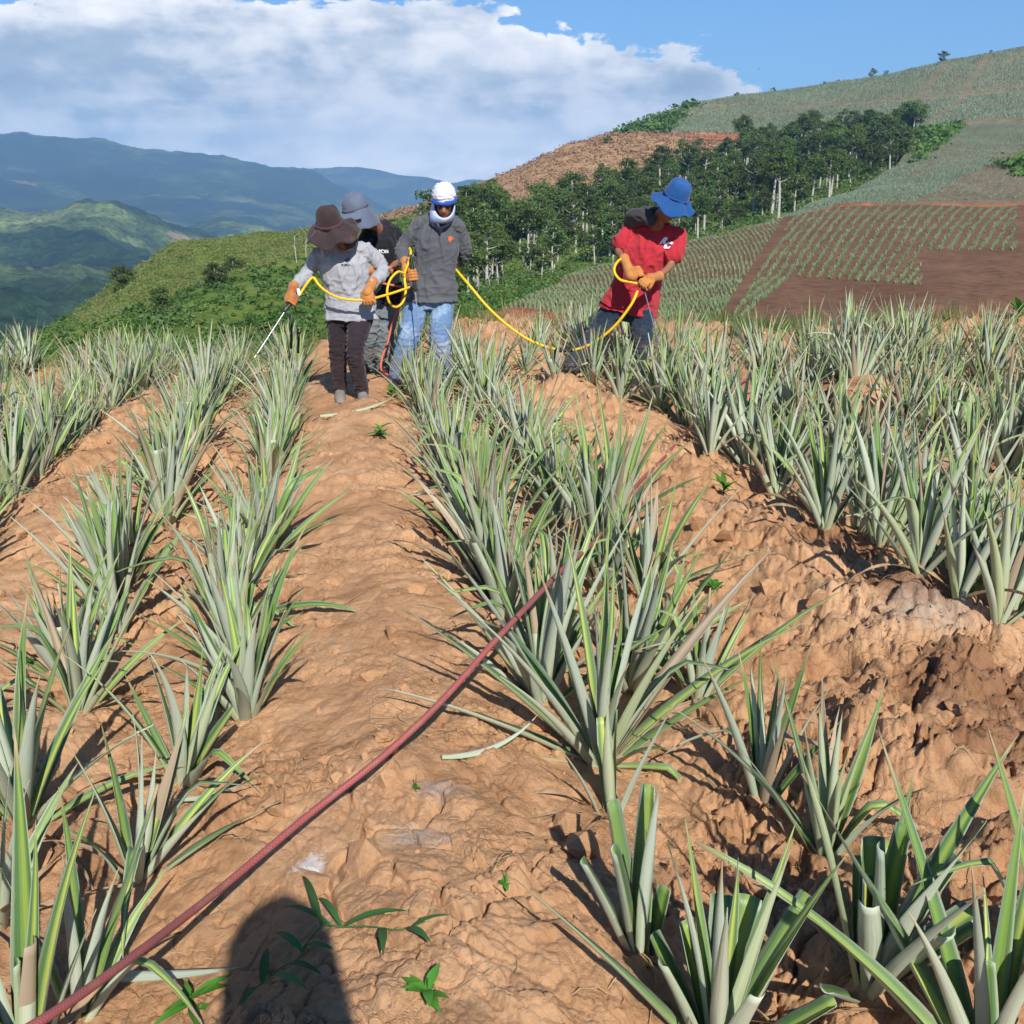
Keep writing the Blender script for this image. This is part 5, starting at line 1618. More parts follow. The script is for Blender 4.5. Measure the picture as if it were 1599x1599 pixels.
part('neck_gaiter', mesh_np('neck_gaiter', V_, Fg, M_PALEBLUE), M_root)
cb = Blob(); cb.limb([neck_c + Vv(-.085, -.05, -.045), neck_c + Vv(-.05, -.105, -.075), neck_c + Vv(0, -.125, -.095), neck_c + Vv(.05, -.105, -.075), neck_c + Vv(.085, -.05, -.045)], [.012] * 5)
cb.limb([neck_c + Vv(0, -.125, -.10), neck_c + Vv(0, -.125, -.13)], [.016, .008])
part('collar', cb.mesh('collar', M_NAVY, .006, 1), M_root)
for k in (-1, 1):
    e = Blob(); e.ell(hd + fdm * .082 + sm_ * .031 * k + um * .002, sm_ * .024, fdm * .010, um * .017)  # dark ovals put in for the shade over the eyes
    part('eye_shade_patch', e.mesh('eye_shade_patch', M_EYESHADE, .003, 1), M_root)
part('glove', glove_mesh('glove', J['wrL'], at(645, 431, Ym - .30), (at(642, 402, Ym - .28) - at(652, 462, Ym - .34)), Vv(-1, -.45, .1), M_GLOVE, .017, 1.15, 1), M_root)
bm = bmesh.new(); vs_ = [bm.verts.new(q) for q in ((-.022, .020, 0), (-.002, .024, 0), (.022, .006, 0), (.004, -.006, 0), (-.002, -.030, 0), (-.020, -.010, 0))]; bm.faces.new(vs_); bmesh.ops.triangulate(bm, faces=bm.faces[:])
me_ = bpy.data.meshes.new('badge'); bm.to_mesh(me_); bm.free()
part('chest_badge', on_cloth('badge', me_, M_shirt, at(705, 374, Ym - .1), MM['lat'], MM['up'], M_PRINTO), M_root)

# ---------------- man in black, stooping behind
Yb = 9.35
J = dict(head=at(562, 335, Yb - .42), neck=at(578, 345, Yb - .26), shL=at(573, 366, Yb - .22), shR=at(617, 362, Yb + .02), elL=at(566, 408, Yb - .30), elR=at(626, 404, Yb + .0),
         wrL=at(574, 422, Yb - .5), wrR=at(606, 424, Yb - .30), haL=at(583, 424, Yb - .56), haR=at(594, 425, Yb - .4), hipL=at(584, 467, Yb), hipR=at(612, 467, Yb + .04),
         knL=at(578, 517, Yb - .12), knR=at(602, 518, Yb - .06), ankL=at(572, 575, Yb + .05), ankR=at(600, 575, Yb), toeL=at(568, 586, Yb - .16), toeR=at(598, 586, Yb - .2), hem=0.02)
B_root, B_shirt, BB = build_person(J, 'person in black shirt and blue grey sun hat stooping behind the brown hat', shirt=M_BLACK, trousers=M_KHAKI, fat=.98,
                                   face_dir=Vv(-.55, -.8, -1.0), head_up=Vv(-.5, -.7, 1), leg_r=(.095, .07, .055), leg_pants=(.10, .082, .07), sleeve=.8, folds=.010, shoes=M_BOOT)
hc2 = at(556, 326, Yb - .44); hu2 = Vv(-.28, -.3, 1)
h2 = part('hat', lathe('hat', hc2, hu2, Vv(-1, -.5, -.4), [(.001, .135), (.04, .130), (.075, .112), (.098, .075), (.106, .03), (.108, .0)], M_HATG, 44, wob=.02, seed=12), B_root)
part('hat_brim', lathe('hat_brim', hc2, hu2, Vv(-1, -.5, -.4), [(.107, .003), (.13, -.008), (.165, -.025), (.180, -.034)], M_HATG, 36, wob=.02, seed=14, arc=(-75, 80)), h2)
part('hat_band', lathe('hat_band', hc2, hu2, Vv(-1, -.5, -.4), [(.108, .004), (.112, .008), (.111, .024), (.107, .028)], cloth_mat('grey_band', (0.11, 0.12, 0.16)), 40, wob=.01, seed=15), h2)
part('neck_flap', lathe('neck_flap', hc2, hu2, Vv(1, -.30, -.2), [(.109, .004), (.130, -.04), (.142, -.09), (.150, -.13), (.158, -.155)], M_HATG, 44, wob=.035, seed=16, arc=(-125, 80)), h2)
part('glove', glove_mesh('glove', J['wrL'], at(586, 425, Yb - .58), Vv(.3, -.1, 1), Vv(0, -1, .1), M_GLOVE2, .016, 1.1, 1), B_root)
part('glove', glove_mesh('glove', J['wrR'], at(592, 427, Yb - .45), Vv(.3, -.1, 1), Vv(1, -.5, .1), M_GLOVE2, .016, 1.1, -1), B_root)
part('chest_word', on_cloth('word', text_mesh('ION', .040, 0, .0015), B_shirt, at(598, 392.5, Yb - .2), BB['lat'], BB['up'], M_PRINTW), B_root)

# ---------------- man in the red shirt and blue bucket hat
Yr = 8.80
J = dict(head=at(1046, 322, Yr - .26), neck=at(1030, 341, Yr - .12), shL=at(983, 364, Yr + .02), shR=at(1059, 368, Yr - .08), elL=at(963, 391, Yr + .0), elR=at(1048, 417, Yr - .18),
         wrL=at(977, 408, Yr - .24), wrR=at(1026, 433, Yr - .36), haL=at(990, 422, Yr - .34), haR=at(1014, 440, Yr - .42), hipL=at(962, 478, Yr), hipR=at(1001, 486, Yr),
         knL=at(930, 524, Yr - .02), knR=at(1004, 532, Yr - .10), ankL=at(893, 572, Yr + .05), ankR=at(991, 588, Yr + .02), toeL=at(884, 588, Yr - .16), toeR=at(990, 600, Yr - .2), hem=0.03)
R_root, R_shirt, RR = build_person(J, 'person in red short sleeved shirt, dark jeans and blue bucket hat', shirt=M_RED, trousers=M_JEAND, fat=1.05,
                                   face_dir=Vv(.30, -1, -1.25), head_up=Vv(.35, -1, .9), leg_r=(.10, .075, .058), leg_pants=(.112, .088, .078), sleeve=.62, folds=.010, sleeve_r=(.075, .062, .05), shoes=M_BOOT)
hc3 = at(1056, 308, Yr - .30); hu3 = Vv(.38, -.50, 1)
h3 = part('hat', lathe('hat', hc3, hu3, Vv(.2, -1, -.4), [(.001, .142), (.045, .140), (.075, .128), (.090, .100), (.100, .05), (.106, .01), (.108, .0)], M_HATBLUE, 48, wob=.02, seed=21), R_root)
part('hat_brim', lathe('hat_brim', hc3, hu3, Vv(.2, -1, -.4), [(.107, .004), (.125, -.016), (.150, -.042), (.178, -.060), (.186, -.066)], M_HATBLUE, 64, wob=.030, seed=23), h3)
part('hat_band', lathe('hat_band', hc3, hu3, Vv(.2, -1, -.4), [(.107, .006), (.112, .009), (.110, .020), (.104, .022)], cloth_mat('dark_blue_band', (0.015, 0.07, 0.27)), 48, wob=.012, seed=24), h3)
hb_ = Blob()
hb_.limb([at(982, 345, Yr + .04), at(990, 336, Yr - .08), at(1006, 336, Yr - .14), at(1018, 346, Yr - .20)], [.045, .058, .060, .045])
hb_.limb([at(988, 346, Yr + .06), at(1004, 334, Yr + .04), at(1022, 332, Yr + .00), at(1036, 342, Yr - .04)], [.04, .055, .06, .05])
hb_.limb([at(984, 350, Yr - .02), at(1000, 345, Yr - .13), at(1014, 347, Yr - .17)], [.036, .040, .034])
part('fleece_wrap', hb_.mesh('fleece_wrap', M_HOOD, .008, 3, [(.006, 9, (1, 1, 1.6), None, 0)]), R_root)
part('glove', glove_mesh('glove', J['wrL'], at(996, 428, Yr - .40), (at(990, 418, Yr - .36) - at(1002, 446, Yr - .44)), Vv(-.6, -1, .4), M_GLOVE, .020, 1.2, 1), R_root)
part('glove', glove_mesh('glove', J['wrR'], at(1008, 444, Yr - .44), (at(996, 440, Yr - .40) - at(1012, 452, Yr - .46)), Vv(.7, -.9, -.1), M_GLOVE, .018, 1.15, -1), R_root)
part('chest_letter', on_cloth('letter', text_mesh('R', .070, .35, .005), R_shirt, at(1035, 377, Yr - .2), RR['lat'], RR['up'], M_PRINTW, .006), R_root)
part('chest_letter', on_cloth('letter', text_mesh('C', .074, .35, .005), R_shirt, at(1041, 384, Yr - .2), RR['lat'], RR['up'], M_PRINTW, .0085), R_root)
wb = Blob(); ca = J['elL'].lerp(J['shL'], .12)
wb.limb([ca + (J['shL'] - J['elL']).normalized() * .01, ca - (J['shL'] - J['elL']).normalized() * .018], [.047, .046])
part('arm_band', wb.mesh('arm_band', M_BLACK, .006, 1), R_root)

# ---------------- the photographer, standing behind the camera; only the shadow reaches the picture
hp = Vv(0.055, -.32, 0)
zg = gz(0.08, -.40)
J = dict(head=hp + Vv(-.0, .06, 1.77), neck=hp + Vv(0, 0, 1.64), shL=hp + Vv(-.15, -.03, 1.56), shR=hp + Vv(.15, -.03, 1.56), elL=hp + Vv(-.20, .02, 1.30), elR=hp + Vv(.20, .02, 1.30),
         wrL=hp + Vv(-.15, .13, 1.50), wrR=hp + Vv(.11, .13, 1.50), haL=hp + Vv(-.13, .15, 1.57), haR=hp + Vv(.09, .15, 1.57), hipL=hp + Vv(-.10, 0, .92), hipR=hp + Vv(.10, 0, .92),
         knL=hp + Vv(-.11, .02, .50), knR=hp + Vv(.11, .02, .50), ankL=hp + Vv(-.12, -.02, zg + .09), ankR=hp + Vv(.12, -.02, zg + .09), toeL=hp + Vv(-.13, .14, zg + .02), toeR=hp + Vv(.13, .14, zg + .02), hem=0.04)
P_root, _s, _pp = build_person(J, 'person in a grey shirt taking the photograph, seen only by the shadow on the soil', shirt=M_DARKGREY, trousers=M_JEAND, face_dir=Vv(0, 1, -.1), head_up=Vv(0, 0, 1))
part('hat', lathe('hat', hp + Vv(0, .06, 1.83), Vv(0, .05, 1), Vv(0, 1, 0), [(.001, .115), (.035, .107), (.065, .085), (.090, .045), (.102, .015), (.106, .0), (.112, -.012)], M_HATB, 40, wob=.02, seed=30), P_root)
part('neck_flap', lathe('neck_flap', hp + Vv(0, .06, 1.83), Vv(0, .05, 1), Vv(0, 1, 0), [(.108, .0), (.118, -.06), (.125, -.14), (.135, -.24), (.15, -.30)], M_HATB, 40, wob=.02, seed=31, arc=(50, 310)), P_root)
# ------------------------------------------------------------------ hoses and spray lances
def hose_mat(name, c1, c2, braid=False):
    m, nt = new_mat(name)
    P = nt.n('ShaderNodeTexCoord').outputs['Object']
    c = nt.mix(nt.ramp(nt.noise(P, 5.0, 4, 0.6), [(0.4, 0.0), (0.65, 1.0)]), c1, c2)
    hb = nt.noise(P, 60.0, 3, 0.6)
    if braid:
        uvn = nt.n('ShaderNodeUVMap', uv_map='UVMap').outputs[0]
        sp = nt.n('ShaderNodeSeparateXYZ'); nt.link(uvn, sp.inputs[0])
        def helix(sg):
            ph = nt.math('ADD', nt.math('MULTIPLY', sp.outputs[0], 42.0), nt.math('MULTIPLY', sp.outputs[1], 5.0 * sg))
            return nt.math('ABSOLUTE', nt.math('SUBTRACT', nt.math('FRACT', ph), 0.5))
        k = nt.math('MINIMUM', helix(1), helix(-1))
        c = nt.mix(nt.ramp(k, [(0.03, 0.55), (0.12, 0.0)]), c, (0.40, 0.20, 0.18))
        dirt = nt.noise(P, 16.0, 5, 0.7)
        c = nt.mix(nt.ramp(dirt, [(0.52, 0.0), (0.68, 0.65)]), c, (0.30, 0.17, 0.11))
        st_ = nt.noise(P, 2.2, 3, 0.6)
        c = nt.mix(nt.ramp(st_, [(0.45, 0.0), (0.62, 0.55)]), c, (0.20, 0.075, 0.065))
        hb = nt.math('ADD', hb, nt.math('MULTIPLY', k, -2.0))
    finish(nt, c, 0.5, hb, 0.4, 0.0015, 0.4)
    return m


M_HOSER = hose_mat('red_braided_hose', (0.32, 0.062, 0.058), (0.25, 0.056, 0.050), True)
M_HOSEY = hose_mat('yellow_hose', (0.80, 0.50, 0.012), (0.74, 0.42, 0.012))
M_HOSEO = hose_mat('orange_red_hose', (0.55, 0.12, 0.06), (0.48, 0.10, 0.05))
M_BLK = flat_mat('black_plastic', (0.02, 0.02, 0.022), 0.45, 0.4)
M_STEEL = flat_mat('steel', (0.62, 0.64, 0.68), 0.30, 0.5, metallic=0.85)
M_BRASS = flat_mat('brass', (0.6, 0.45, 0.18), 0.35, 0.5, metallic=0.8)
M_GREENM = flat_mat('dark_green_paint', (0.03, 0.06, 0.035), 0.5, 0.3)


def on_soil(px, py, h):
    x, y, z = pix_ground(px, py)
    return Vv(x, y, z + h)
def above(px, py, h):
    """point seen at the pixel that hangs h above the soil"""
    r = ray(px, py); t = np.arange(0.5, 30, 0.01)
    X, Y, Z = CAM.x + r.x * t, CAM.y + r.y * t, CAM.z + r.z * t
    k = int(np.argmax(Z - h < ground_low(X, Y)))
    return Vv(X[k], Y[k], Z[k])
pts = [above(-60, 1655, .36), above(60, 1597, .34), above(200, 1500, .25), above(340, 1392, .14), above(480, 1275, .08), above(600, 1180, .10), above(690, 1095, .19), above(770, 1005, .31), above(840, 930, .40),
       above(884, 885, .43), above(930, 845, .30), above(965, 800, .12), above(1000, 752, .045), above(1035, 718, .04), above(1074, 672, .04), above(1110, 635, .04), above(1170, 590, .04), above(1220, 560, .04), above(1150, 546, .04), above(980, 545, .03), above(830, 551, .03), above(740, 556, .03), above(640, 560, .03)]
tag(link('hose', tube_mesh('hose', pts, .0090, M_HOSER, 14, 10)), 'dusty red braided hose crossing the path from the bottom left corner', 'hose')
Y0 = Yr - .4
yh = [at(708, 416, Ym + .25), at(716, 426, Ym + .1), at(735, 448, Ym - .05), at(762, 480, Ym - .1), at(795, 510, Ym - .15), at(830, 533, Ym - .2), at(868, 546, Ym - .25), at(895, 547, Ym - .28), at(925, 537, Ym - .32), at(958, 512, Ym - .36), at(985, 478, Ym - .38), at(996, 455, Yr - .42)]
hroot = empty('hose', yh[4], 'yellow hose sagging between the white capped and the red shirted person', 'hose')
def hp_(name, me, root=None):
    o = link(name, me, root or hroot); o.matrix_parent_inverse = Matrix.Translation((root or hroot).location).inverted(); return o
hp_('tube', tube_mesh('tube', yh, .0115, M_HOSEY))
hp_('joint_sleeve', tube_mesh('joint_sleeve', [at(868, 546, Ym - .25), at(880, 548, Ym - .265), at(895, 547, Ym - .28)], .017, M_BLK))
lp_ = [at(998, 444, Yr - .42), at(985, 441, Yr - .42), at(970, 438, Yr - .40), at(961, 428, Yr - .36), at(960, 418, Yr - .33), at(966, 408, Yr - .28), at(974, 403, Yr - .20)]
tag(link('hose_loop', tube_mesh('hose_loop', lp_, .0108, M_HOSEY)), 'short loop of yellow hose at the red shirted person\'s gloves', 'hose')
wh = [at(468, 462, Yw - .22), at(478, 446, Yw - .20), at(489, 434, Yw - .18), at(498, 445, Yw - .20), at(512, 457, Yw - .23), at(532, 466, Yw - .26), at(555, 469, Yw - .27), at(577, 468, Yw - .25), at(597, 463, Yw - .15), at(617, 457, Yw - .05), at(640, 449, Yw + .1)]
tag(link('hose', tube_mesh('hose', wh, .0098, M_HOSEY)), 'yellow hose held by the person in the brown hat across the grey shirt', 'hose')
cl = [at(632, 428, Yw + .2), at(622, 425, Yw + .15), at(610, 437, Yw + .1), at(605, 455, Yw + .05), at(608, 472, Yw + .05), at(618, 480, Yw + .08), at(629, 473, Yw + .12), at(634, 455, Yw + .18), at(632, 430, Yw + .25), at(638, 412, Yw + .4), at(642, 395, Yw + .45), at(640, 388, Yw + .5)]
tag(link('coiled_hose', tube_mesh('coiled_hose', cl, .0098, M_HOSEY)), 'yellow hose coiled in a hoop between the grey and charcoal shirts', 'hose')
oc = [at(598, 443, Yb - .5), at(614, 446, Yb - .5), at(628, 448, Yb - .5), at(634, 446, Yb - .45), at(628, 425, Yb - .4), at(612, 418, Yb - .4), at(604, 424, Yb - .42)]
tag(link('coiled_hose', tube_mesh('coiled_hose', oc, .010, M_HOSEO)), 'orange red hose looped beside the black shirt', 'hose')
oc = [at(633, 440, Yb - .4), at(631, 460, Yb - .35), at(622, 485, Yb - .3), at(612, 510, Yb - .25), at(606, 535, Yb - .3), at(597, 560, Yb - .35), at(596, 578, Yb - .4), at(606, 586, Yb - .5)]
tag(link('hose', tube_mesh('hose', oc, .010, M_HOSEO)), 'orange red hose hanging down to the soil beside the light blue jeans', 'hose')


def lance(label, grip_a, grip_b, tip, src=None, rodmat=M_STEEL, r=.0055):
    """spray gun: grip with trigger and guard, valve, long rod and nozzle"""
    t = empty('spray_lance', grip_b, label, 'spray lance')
    ax = (grip_b - grip_a).normalized(); n = ax.cross(Vv(0, -1, 0)).normalized()
    b = Blob(); b.limb([grip_a, grip_a.lerp(grip_b, .5), grip_b], [.013, .017, .015])
    hp_('grip', b.mesh('grip', M_BLK, .005, 1), t)
    b = Blob(); q = grip_a.lerp(grip_b, .75); b.limb([q + n * .012, q + n * .045 - ax * .03, q + n * .045 - ax * .08], [.006, .006, .005])
    b.limb([q - ax * .01, q + n * .02 + ax * .02], [.014, .009])
    hp_('trigger', b.mesh('trigger', M_BLK, .004, 1), t)
    b = Blob(); b.limb([grip_b - ax * .01, grip_b + ax * .04], [.016, .013]); b.ball(grip_b + ax * .02 + n * .012, .014)
    hp_('valve', b.mesh('valve', M_BLK, .004, 1), t)
    m_ = grip_b.lerp(tip, .5) 
    hp_('rod', tube_mesh('rod', [grip_b + ax * .03, m_, tip], r, rodmat, 10, 6), t)
    d = (tip - m_).normalized()
    hp_('nozzle', tube_mesh('nozzle', [tip - d * .01, tip + d * .012, tip + d * .02, tip + d * .03], .008, M_BRASS, 10, 3, [.007, .011, .011, .006]), t)
    return t


lance('steel spray lance reaching down left from the soiled glove under the brown hat', at(469, 455, Yw - .2), at(450, 480, Yw - .28), at(400, 556, Yw - .45))
tag(link('hose_fitting', tube_mesh('hose_fitting', [at(468, 462, Yw - .22), at(467, 457, Yw - .22), at(466, 452, Yw - .21)], .013, flat_mat('white_plastic', (.8, .8, .78)), 10, 3)), 'small white hose fitting above the soiled glove', 'fitting')
lance('thin steel lance hanging in front of the light blue jeans', at(642, 400, Ym - .3), at(648, 446, Ym - .33), at(658, 556, Ym - .38), r=.0042)
lance('thin lance pointing down from the two gloves of the red shirted person', at(994, 428, Yr - .4), at(1004, 448, Yr - .44), at(1034, 552, Yr - .5), rodmat=flat_mat('violet_grey_metal', (.30, .29, .42), .35, .5, metallic=.6), r=.0048)
# a green steel post standing among the plants left of the woman, with its shorter neighbour
for (px, t0, b0, Y, lab) in ((456, 490, 545, 8.35, 'dark green stake standing behind the lance left of the plum leggings'), (467, 519, 552, 8.35, 'shorter black stake right of the dark green stake')):
    tag(link('stake', tube_mesh('stake', [at(px, t0, Y), at(px - .5, (t0 + b0) / 2, Y), at(px - 1, b0, Y)], .011, M_GREENM if px < 460 else M_BLK, 8, 2)), lab, 'stake')

# ------------------------------------------------------------------ weeds, straw, clods and crumbs on the soil
M_WEED = foliage_mat('weed_leaf', (0.045, 0.15, 0.018), (0.10, 0.26, 0.035), (0.07, 0.19, 0.025), 0.2)
M_BAMB = foliage_mat('creeper_leaf', (0.035, 0.095, 0.028), (0.06, 0.14, 0.035), (0.05, 0.12, 0.03), 0.12)


def simple_leaf(base, d, n, L, W, droop=0.5, seg=6):
    d = d.normalized(); s_ = d.cross(n).normalized(); n = s_.cross(d)
    V, Fc = [], []; p = base.copy()
    for i in range(seg + 1):
        t = i / seg; w_ = W * math.sin(math.pi * min(1, t * 0.96 + 0.04) ** 0.8) * 0.5 + .0006
        V += [p - s_ * w_ + n * w_ * .25, p.copy(), p + s_ * w_ + n * w_ * .25]
        dd = (d * math.cos(droop * t) - n * math.sin(droop * t))
        p = p + dd * L / seg
    for i in range(seg):
        a = i * 3
        Fc += [(a, a + 1, a + 4, a + 3), (a + 1, a + 2, a + 5, a + 4)]
    return np.array([v[:] for v in V]), np.array(Fc)


def weed(px, py, n, L, W, label, seed, mat=M_WEED, rise=0.5, name='weed'):
    rnd = random.Random(seed); x, y, z = pix_ground(px, py); root = empty(name, (x, y, z), label, 'weed')
    for i in range(n):
        a = i * 2.4 + rnd.uniform(-.7, .7); e = rise * rnd.uniform(.5, 1.6); k = rnd.uniform(.4, 1.15)
        hh = rnd.uniform(.0, .05) * (L / .06)
        b = Vv(0, 0, .003 + hh * .5)
        V, Fc = simple_leaf(b, Vv(math.cos(a), math.sin(a), e), Vv(0, 0, 1), L * k, W * k, rnd.uniform(.4, 1.1))
        link('leaf', mesh_np('weed_leaf', V, Fc, mat), root)
    V, Fc = tube_np([(0, 0, -.01), (0, 0, .02), (.002, 0, .05)], [.0015, .0013, .001], 5)
    link('stem', mesh_np('stem', V, Fc, mat), root)


weed(668, 1562, 13, .055, .018, 'bright green rosette weed on the bare soil at the bottom of the path', 1)
weed(790, 1388, 5, .030, .014, 'tiny bright weed sprout on the path above the rosette weed', 2)
weed(650, 1238, 2, .028, .012, 'single small green leaf sprout beside the red hose on the path', 3)
weed(1130, 775, 14, .11, .030, 'green weed growing on the mound in front of the right row', 4, rise=.9)
weed(595, 685, 13, .11, .038, 'low green weed on the path behind the lower plants', 5, rise=.7)
weed(1115, 925, 7, .07, .03, 'small broad leaved weed under the pale plant right of the middle', 6)
weed(300, 1580, 9, .085, .020, 'dark green weed at the bottom edge left of the shadow', 7)
weed(612, 622, 9, .12, .04, 'green weed at the foot of the light blue jeans', 8, rise=.9)
weed(45, 1045, 6, .05, .02, 'small green weed among the left plants at the photo edge', 9)
weed(1370, 515, 14, .22, .05, 'green weed clump on the far verge of the field', 10, rise=1.2)
weed(1590, 500, 14, .25, .06, 'green weed clump at the far right verge', 11, rise=1.2)


def creeper(pts_px, leaves, label, seed):
    rnd = random.Random(seed)
    P = [on_soil(px, py, .02 + .01 * (i % 2)) for i, (px, py) in enumerate(pts_px)]
    root = empty('creeping_grass', P[0], label, 'weed')
    hp_('stem', tube_mesh('stem', P, .0016, M_BAMB, 6, 5), root)
    for (i, t, px, py, L, W) in leaves:
        b = P[i].lerp(P[min(i + 1, len(P) - 1)], t); e = on_soil(px, py, .03)
        d = (e - b); L = d.length
        d.z += .35 * L
        V, Fc = simple_leaf(b, d, Vv(0, 0, 1), L * 1.08, W, .8, 8)
        hp_('leaf', mesh_np('grass_leaf', V, Fc, M_BAMB), root)


creeper([(470, 1500), (505, 1472), (535, 1468), (580, 1467), (628, 1466), (665, 1460)],
        [(2, .1, 630, 1440, 0, .020), (3, .4, 600, 1512, 0, .017), (4, .2, 672, 1490, 0, .018), (4, .5, 700, 1464, 0, .010), (1, 0, 475, 1395, 0, .014), (1, .5, 440, 1440, 0, .014), (2, 0, 500, 1425, 0, .013)],
        'creeping grass with lance shaped leaves crossing the edge of the shadow', 1)
creeper([(400, 1560), (440, 1535), (470, 1512), (485, 1490)], [(0, .3, 420, 1500, 0, .018), (0, .6, 480, 1570, 0, .018), (1, .3, 500, 1540, 0, .016), (2, .3, 430, 1480, 0, .018), (2, .6, 520, 1500, 0, .015), (0, .1, 380, 1590, 0, .014)],
        'creeping grass inside the photographer shadow', 2)


def clod(px, py, r, label, seed, sink=.35):
    x, y, z = pix_ground(px, py)
    me = bpy.data.meshes.new('soil_clod'); bm = bmesh.new(); bmesh.ops.create_icosphere(bm, subdivisions=4, radius=1)
    for v in bm.verts:
        q = v.co * 1.3 + Vector((seed * 3.1, seed, 0))
        k = 1 + .35 * mnoise.noise(q) + .22 * abs(mnoise.noise(q * 2.7)) + .10 * abs(mnoise.noise(q * 7)) + .04 * mnoise.noise(q * 16)
        v.co = Vector((v.co.x * k * r * 1.15, v.co.y * k * r, v.co.z * k * r * .72))
    bm.to_mesh(me); bm.free(); me.materials.append(M_SOIL)
    for p in me.polygons: p.use_smooth = True
    tag(link('soil_clod', me, loc=(x, y, z + r * (.72 - sink))), label, 'clod')


clod(1350, 640, .20, 'largest rounded lump of earth in the right rows', 1)
clod(1232, 622, .10, 'lump of earth left of the largest one in the right rows', 2)
clod(1010, 580, .12, 'lump of earth behind the leg of the red shirted person', 3)
clod(440, 520, .16, 'heaped lump of earth left of the plum leggings', 4)
clod(480, 530, .12, 'smaller heaped lump of earth beside the plum leggings', 5)
clod(1180, 1262, .022, 'small clod under the narrow upright plant', 6)
clod(600, 1160, .022, 'small clod beside the red hose in the middle of the path', 7)


def crumbs(name, n, seed, rmin, rmax, xr, yr, mat):
    rs = np.random.RandomState(seed)
    Y = yr[0] * (yr[1] / yr[0]) ** rs.rand(n); X = (rs.rand(n) * 2 - 1) * (Y * .56 + .3)
    ok = (fbm(X * 1.6, Y * 1.6, 2, 71) + rs.rand(n) * .8 > .25) & ((np.abs(uv_of(X, Y)[0] - .1) > .45) | (rs.rand(n) < .45))
    X, Y = X[ok], Y[ok]; n = len(X)
    Z = ground_full(X, Y, np.hypot(X, Y))
    R = rmin * (rmax / rmin) ** (rs.rand(n) ** 2.2)
    ico = [(0, 0, 1), (.894, 0, .447), (.276, .851, .447), (-.724, .526, .447), (-.724, -.526, .447), (.276, -.851, .447), (.724, .526, -.447), (-.276, .851, -.447), (-.894, 0, -.447), (-.276, -.851, -.447), (.724, -.526, -.447), (0, 0, -1)]
    fc = [(0, 1, 2), (0, 2, 3), (0, 3, 4), (0, 4, 5), (0, 5, 1), (1, 6, 2), (2, 7, 3), (3, 8, 4), (4, 9, 5), (5, 10, 1), (2, 6, 7), (3, 7, 8), (4, 8, 9), (5, 9, 10), (1, 10, 6), (6, 11, 7), (7, 11, 8), (8, 11, 9), (9, 11, 10), (10, 11, 6)]
    B = np.array(ico); V = B[None] * (1 + .45 * (rs.rand(n, 12, 1) - .5) * 2) * R[:, None, None] * (0.7 + .6 * rs.rand(n, 1, 3))
    V = V + np.stack([X, Y, Z + R * .25], -1)[:, None]
    T = (np.array(fc)[None] + 12 * np.arange(n)[:, None, None]).reshape(-1, 3)
    tag(link(name, mesh_np(name, V.reshape(-1, 3), T, mat, smooth=False)), kind='stuff')


crumbs('soil_crumbs', 7000, 1, .0018, .012, None, (1.5, 7.5), M_SOIL)
crumbs('soil_lumps', 900, 2, .010, .050, None, (2.0, 12.0), M_SOIL)
M_DRYST = flat_mat('dry_straw', (0.42, 0.30, 0.17), 0.9, 0.1, 20, 0.3)


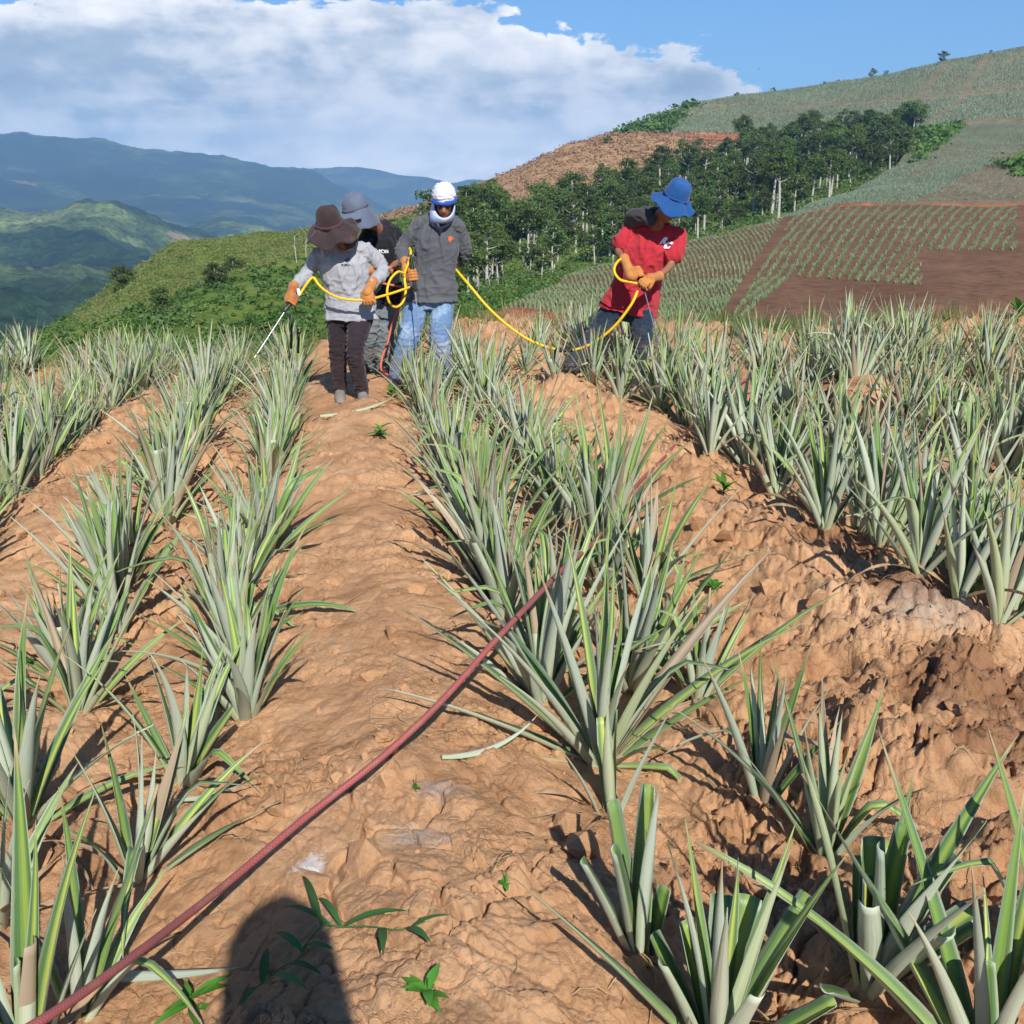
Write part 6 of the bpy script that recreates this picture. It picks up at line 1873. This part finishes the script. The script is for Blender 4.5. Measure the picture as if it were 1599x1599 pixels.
def straws(n, seed):
    rs = random.Random(seed); parts = []
    for k in range(n):
        y = 1.6 * (7 / 1.6) ** rs.random(); x = rs.uniform(-1, 1) * (y * .55)
        L = rs.uniform(.03, .16); a = rs.random() * 6.28; c = rs.uniform(-1.5, 1.5)
        P = []
        for i in range(6):
            P.append([x, y, 0]); x += math.cos(a) * L / 5; y += math.sin(a) * L / 5; a += c / 5
        P = np.array(P); P[:, 2] = ground_full(P[:, 0], P[:, 1], np.hypot(P[:, 0], P[:, 1])) + .003 + .012 * np.sin(np.linspace(0, 3.1, 6)) * rs.random()
        parts.append(tube_np(P, [rs.uniform(.0006, .0017)] * 6, 4))
    V, Fc = join_np(parts)
    tag(link('dry_straw', mesh_np('dry_straw', V, Fc, M_DRYST)), kind='stuff')


straws(420, 3)
# fallen leaves of the pineapple lying on the soil
for i_, (px, py, qx, qy, var, lab) in enumerate(((275, 1272, 430, 1252, 12, 'cut green leaf lying across the soil beside the low left plant'), (130, 1530, 395, 1540, 7, 'long green leaf lying along the bottom left under the red hose'),
                                                  (500, 655, 620, 642, 10, 'pale leaf lying across the path at the feet of the group'), (690, 1195, 850, 1180, 20, 'dry leaf lying flat left of the largest plant'))):
    a = on_soil(px, py, .02); b = on_soil(qx, qy, .015); d = b - a
    o = tag(link('fallen_leaf', LEAF_MESH[var], loc=a), lab, 'leaf')
    z = d.normalized(); y = Vv(0, 0, 1).cross(z).normalized(); x = y.cross(z)
    o.matrix_world = Matrix.Translation(a) @ Matrix((( -x.x, -y.x, z.x), (-x.y, -y.y, z.y), (-x.z, -y.z, z.z))).to_4x4() @ Matrix.Diagonal((d.length, d.length * .8, d.length, 1))
# ------------------------------------------------------------------ haze
def build_haze():
    x, y0, y1, z0, z1 = 9600, -9600, 9600, -762, 470
    V = [(-x, y0, z0), (x, y0, z0), (x, y1, z0), (-x, y1, z0), (-x, y0, z1), (x, y0, z1), (x, y1, z1), (-x, y1, z1)]
    Fc = [(3, 2, 1, 0), (4, 5, 6, 7), (0, 1, 5, 4), (1, 2, 6, 5), (2, 3, 7, 6), (3, 0, 4, 7)]
    m = bpy.data.materials.new('haze'); m.use_nodes = True
    nt = NT(m.node_tree)
    v = nt.n('ShaderNodeVolumePrincipled', i={'Color': (0.34, 0.63, 1.0, 1), 'Density': 0.00020, 'Anisotropy': 0.0})
    o = nt.n('ShaderNodeOutputMaterial'); nt.link(v.outputs[0], o.inputs['Volume'])
    tag(link('haze', mesh_np('haze', V, Fc, m, smooth=False)), kind='stuff')


build_haze()
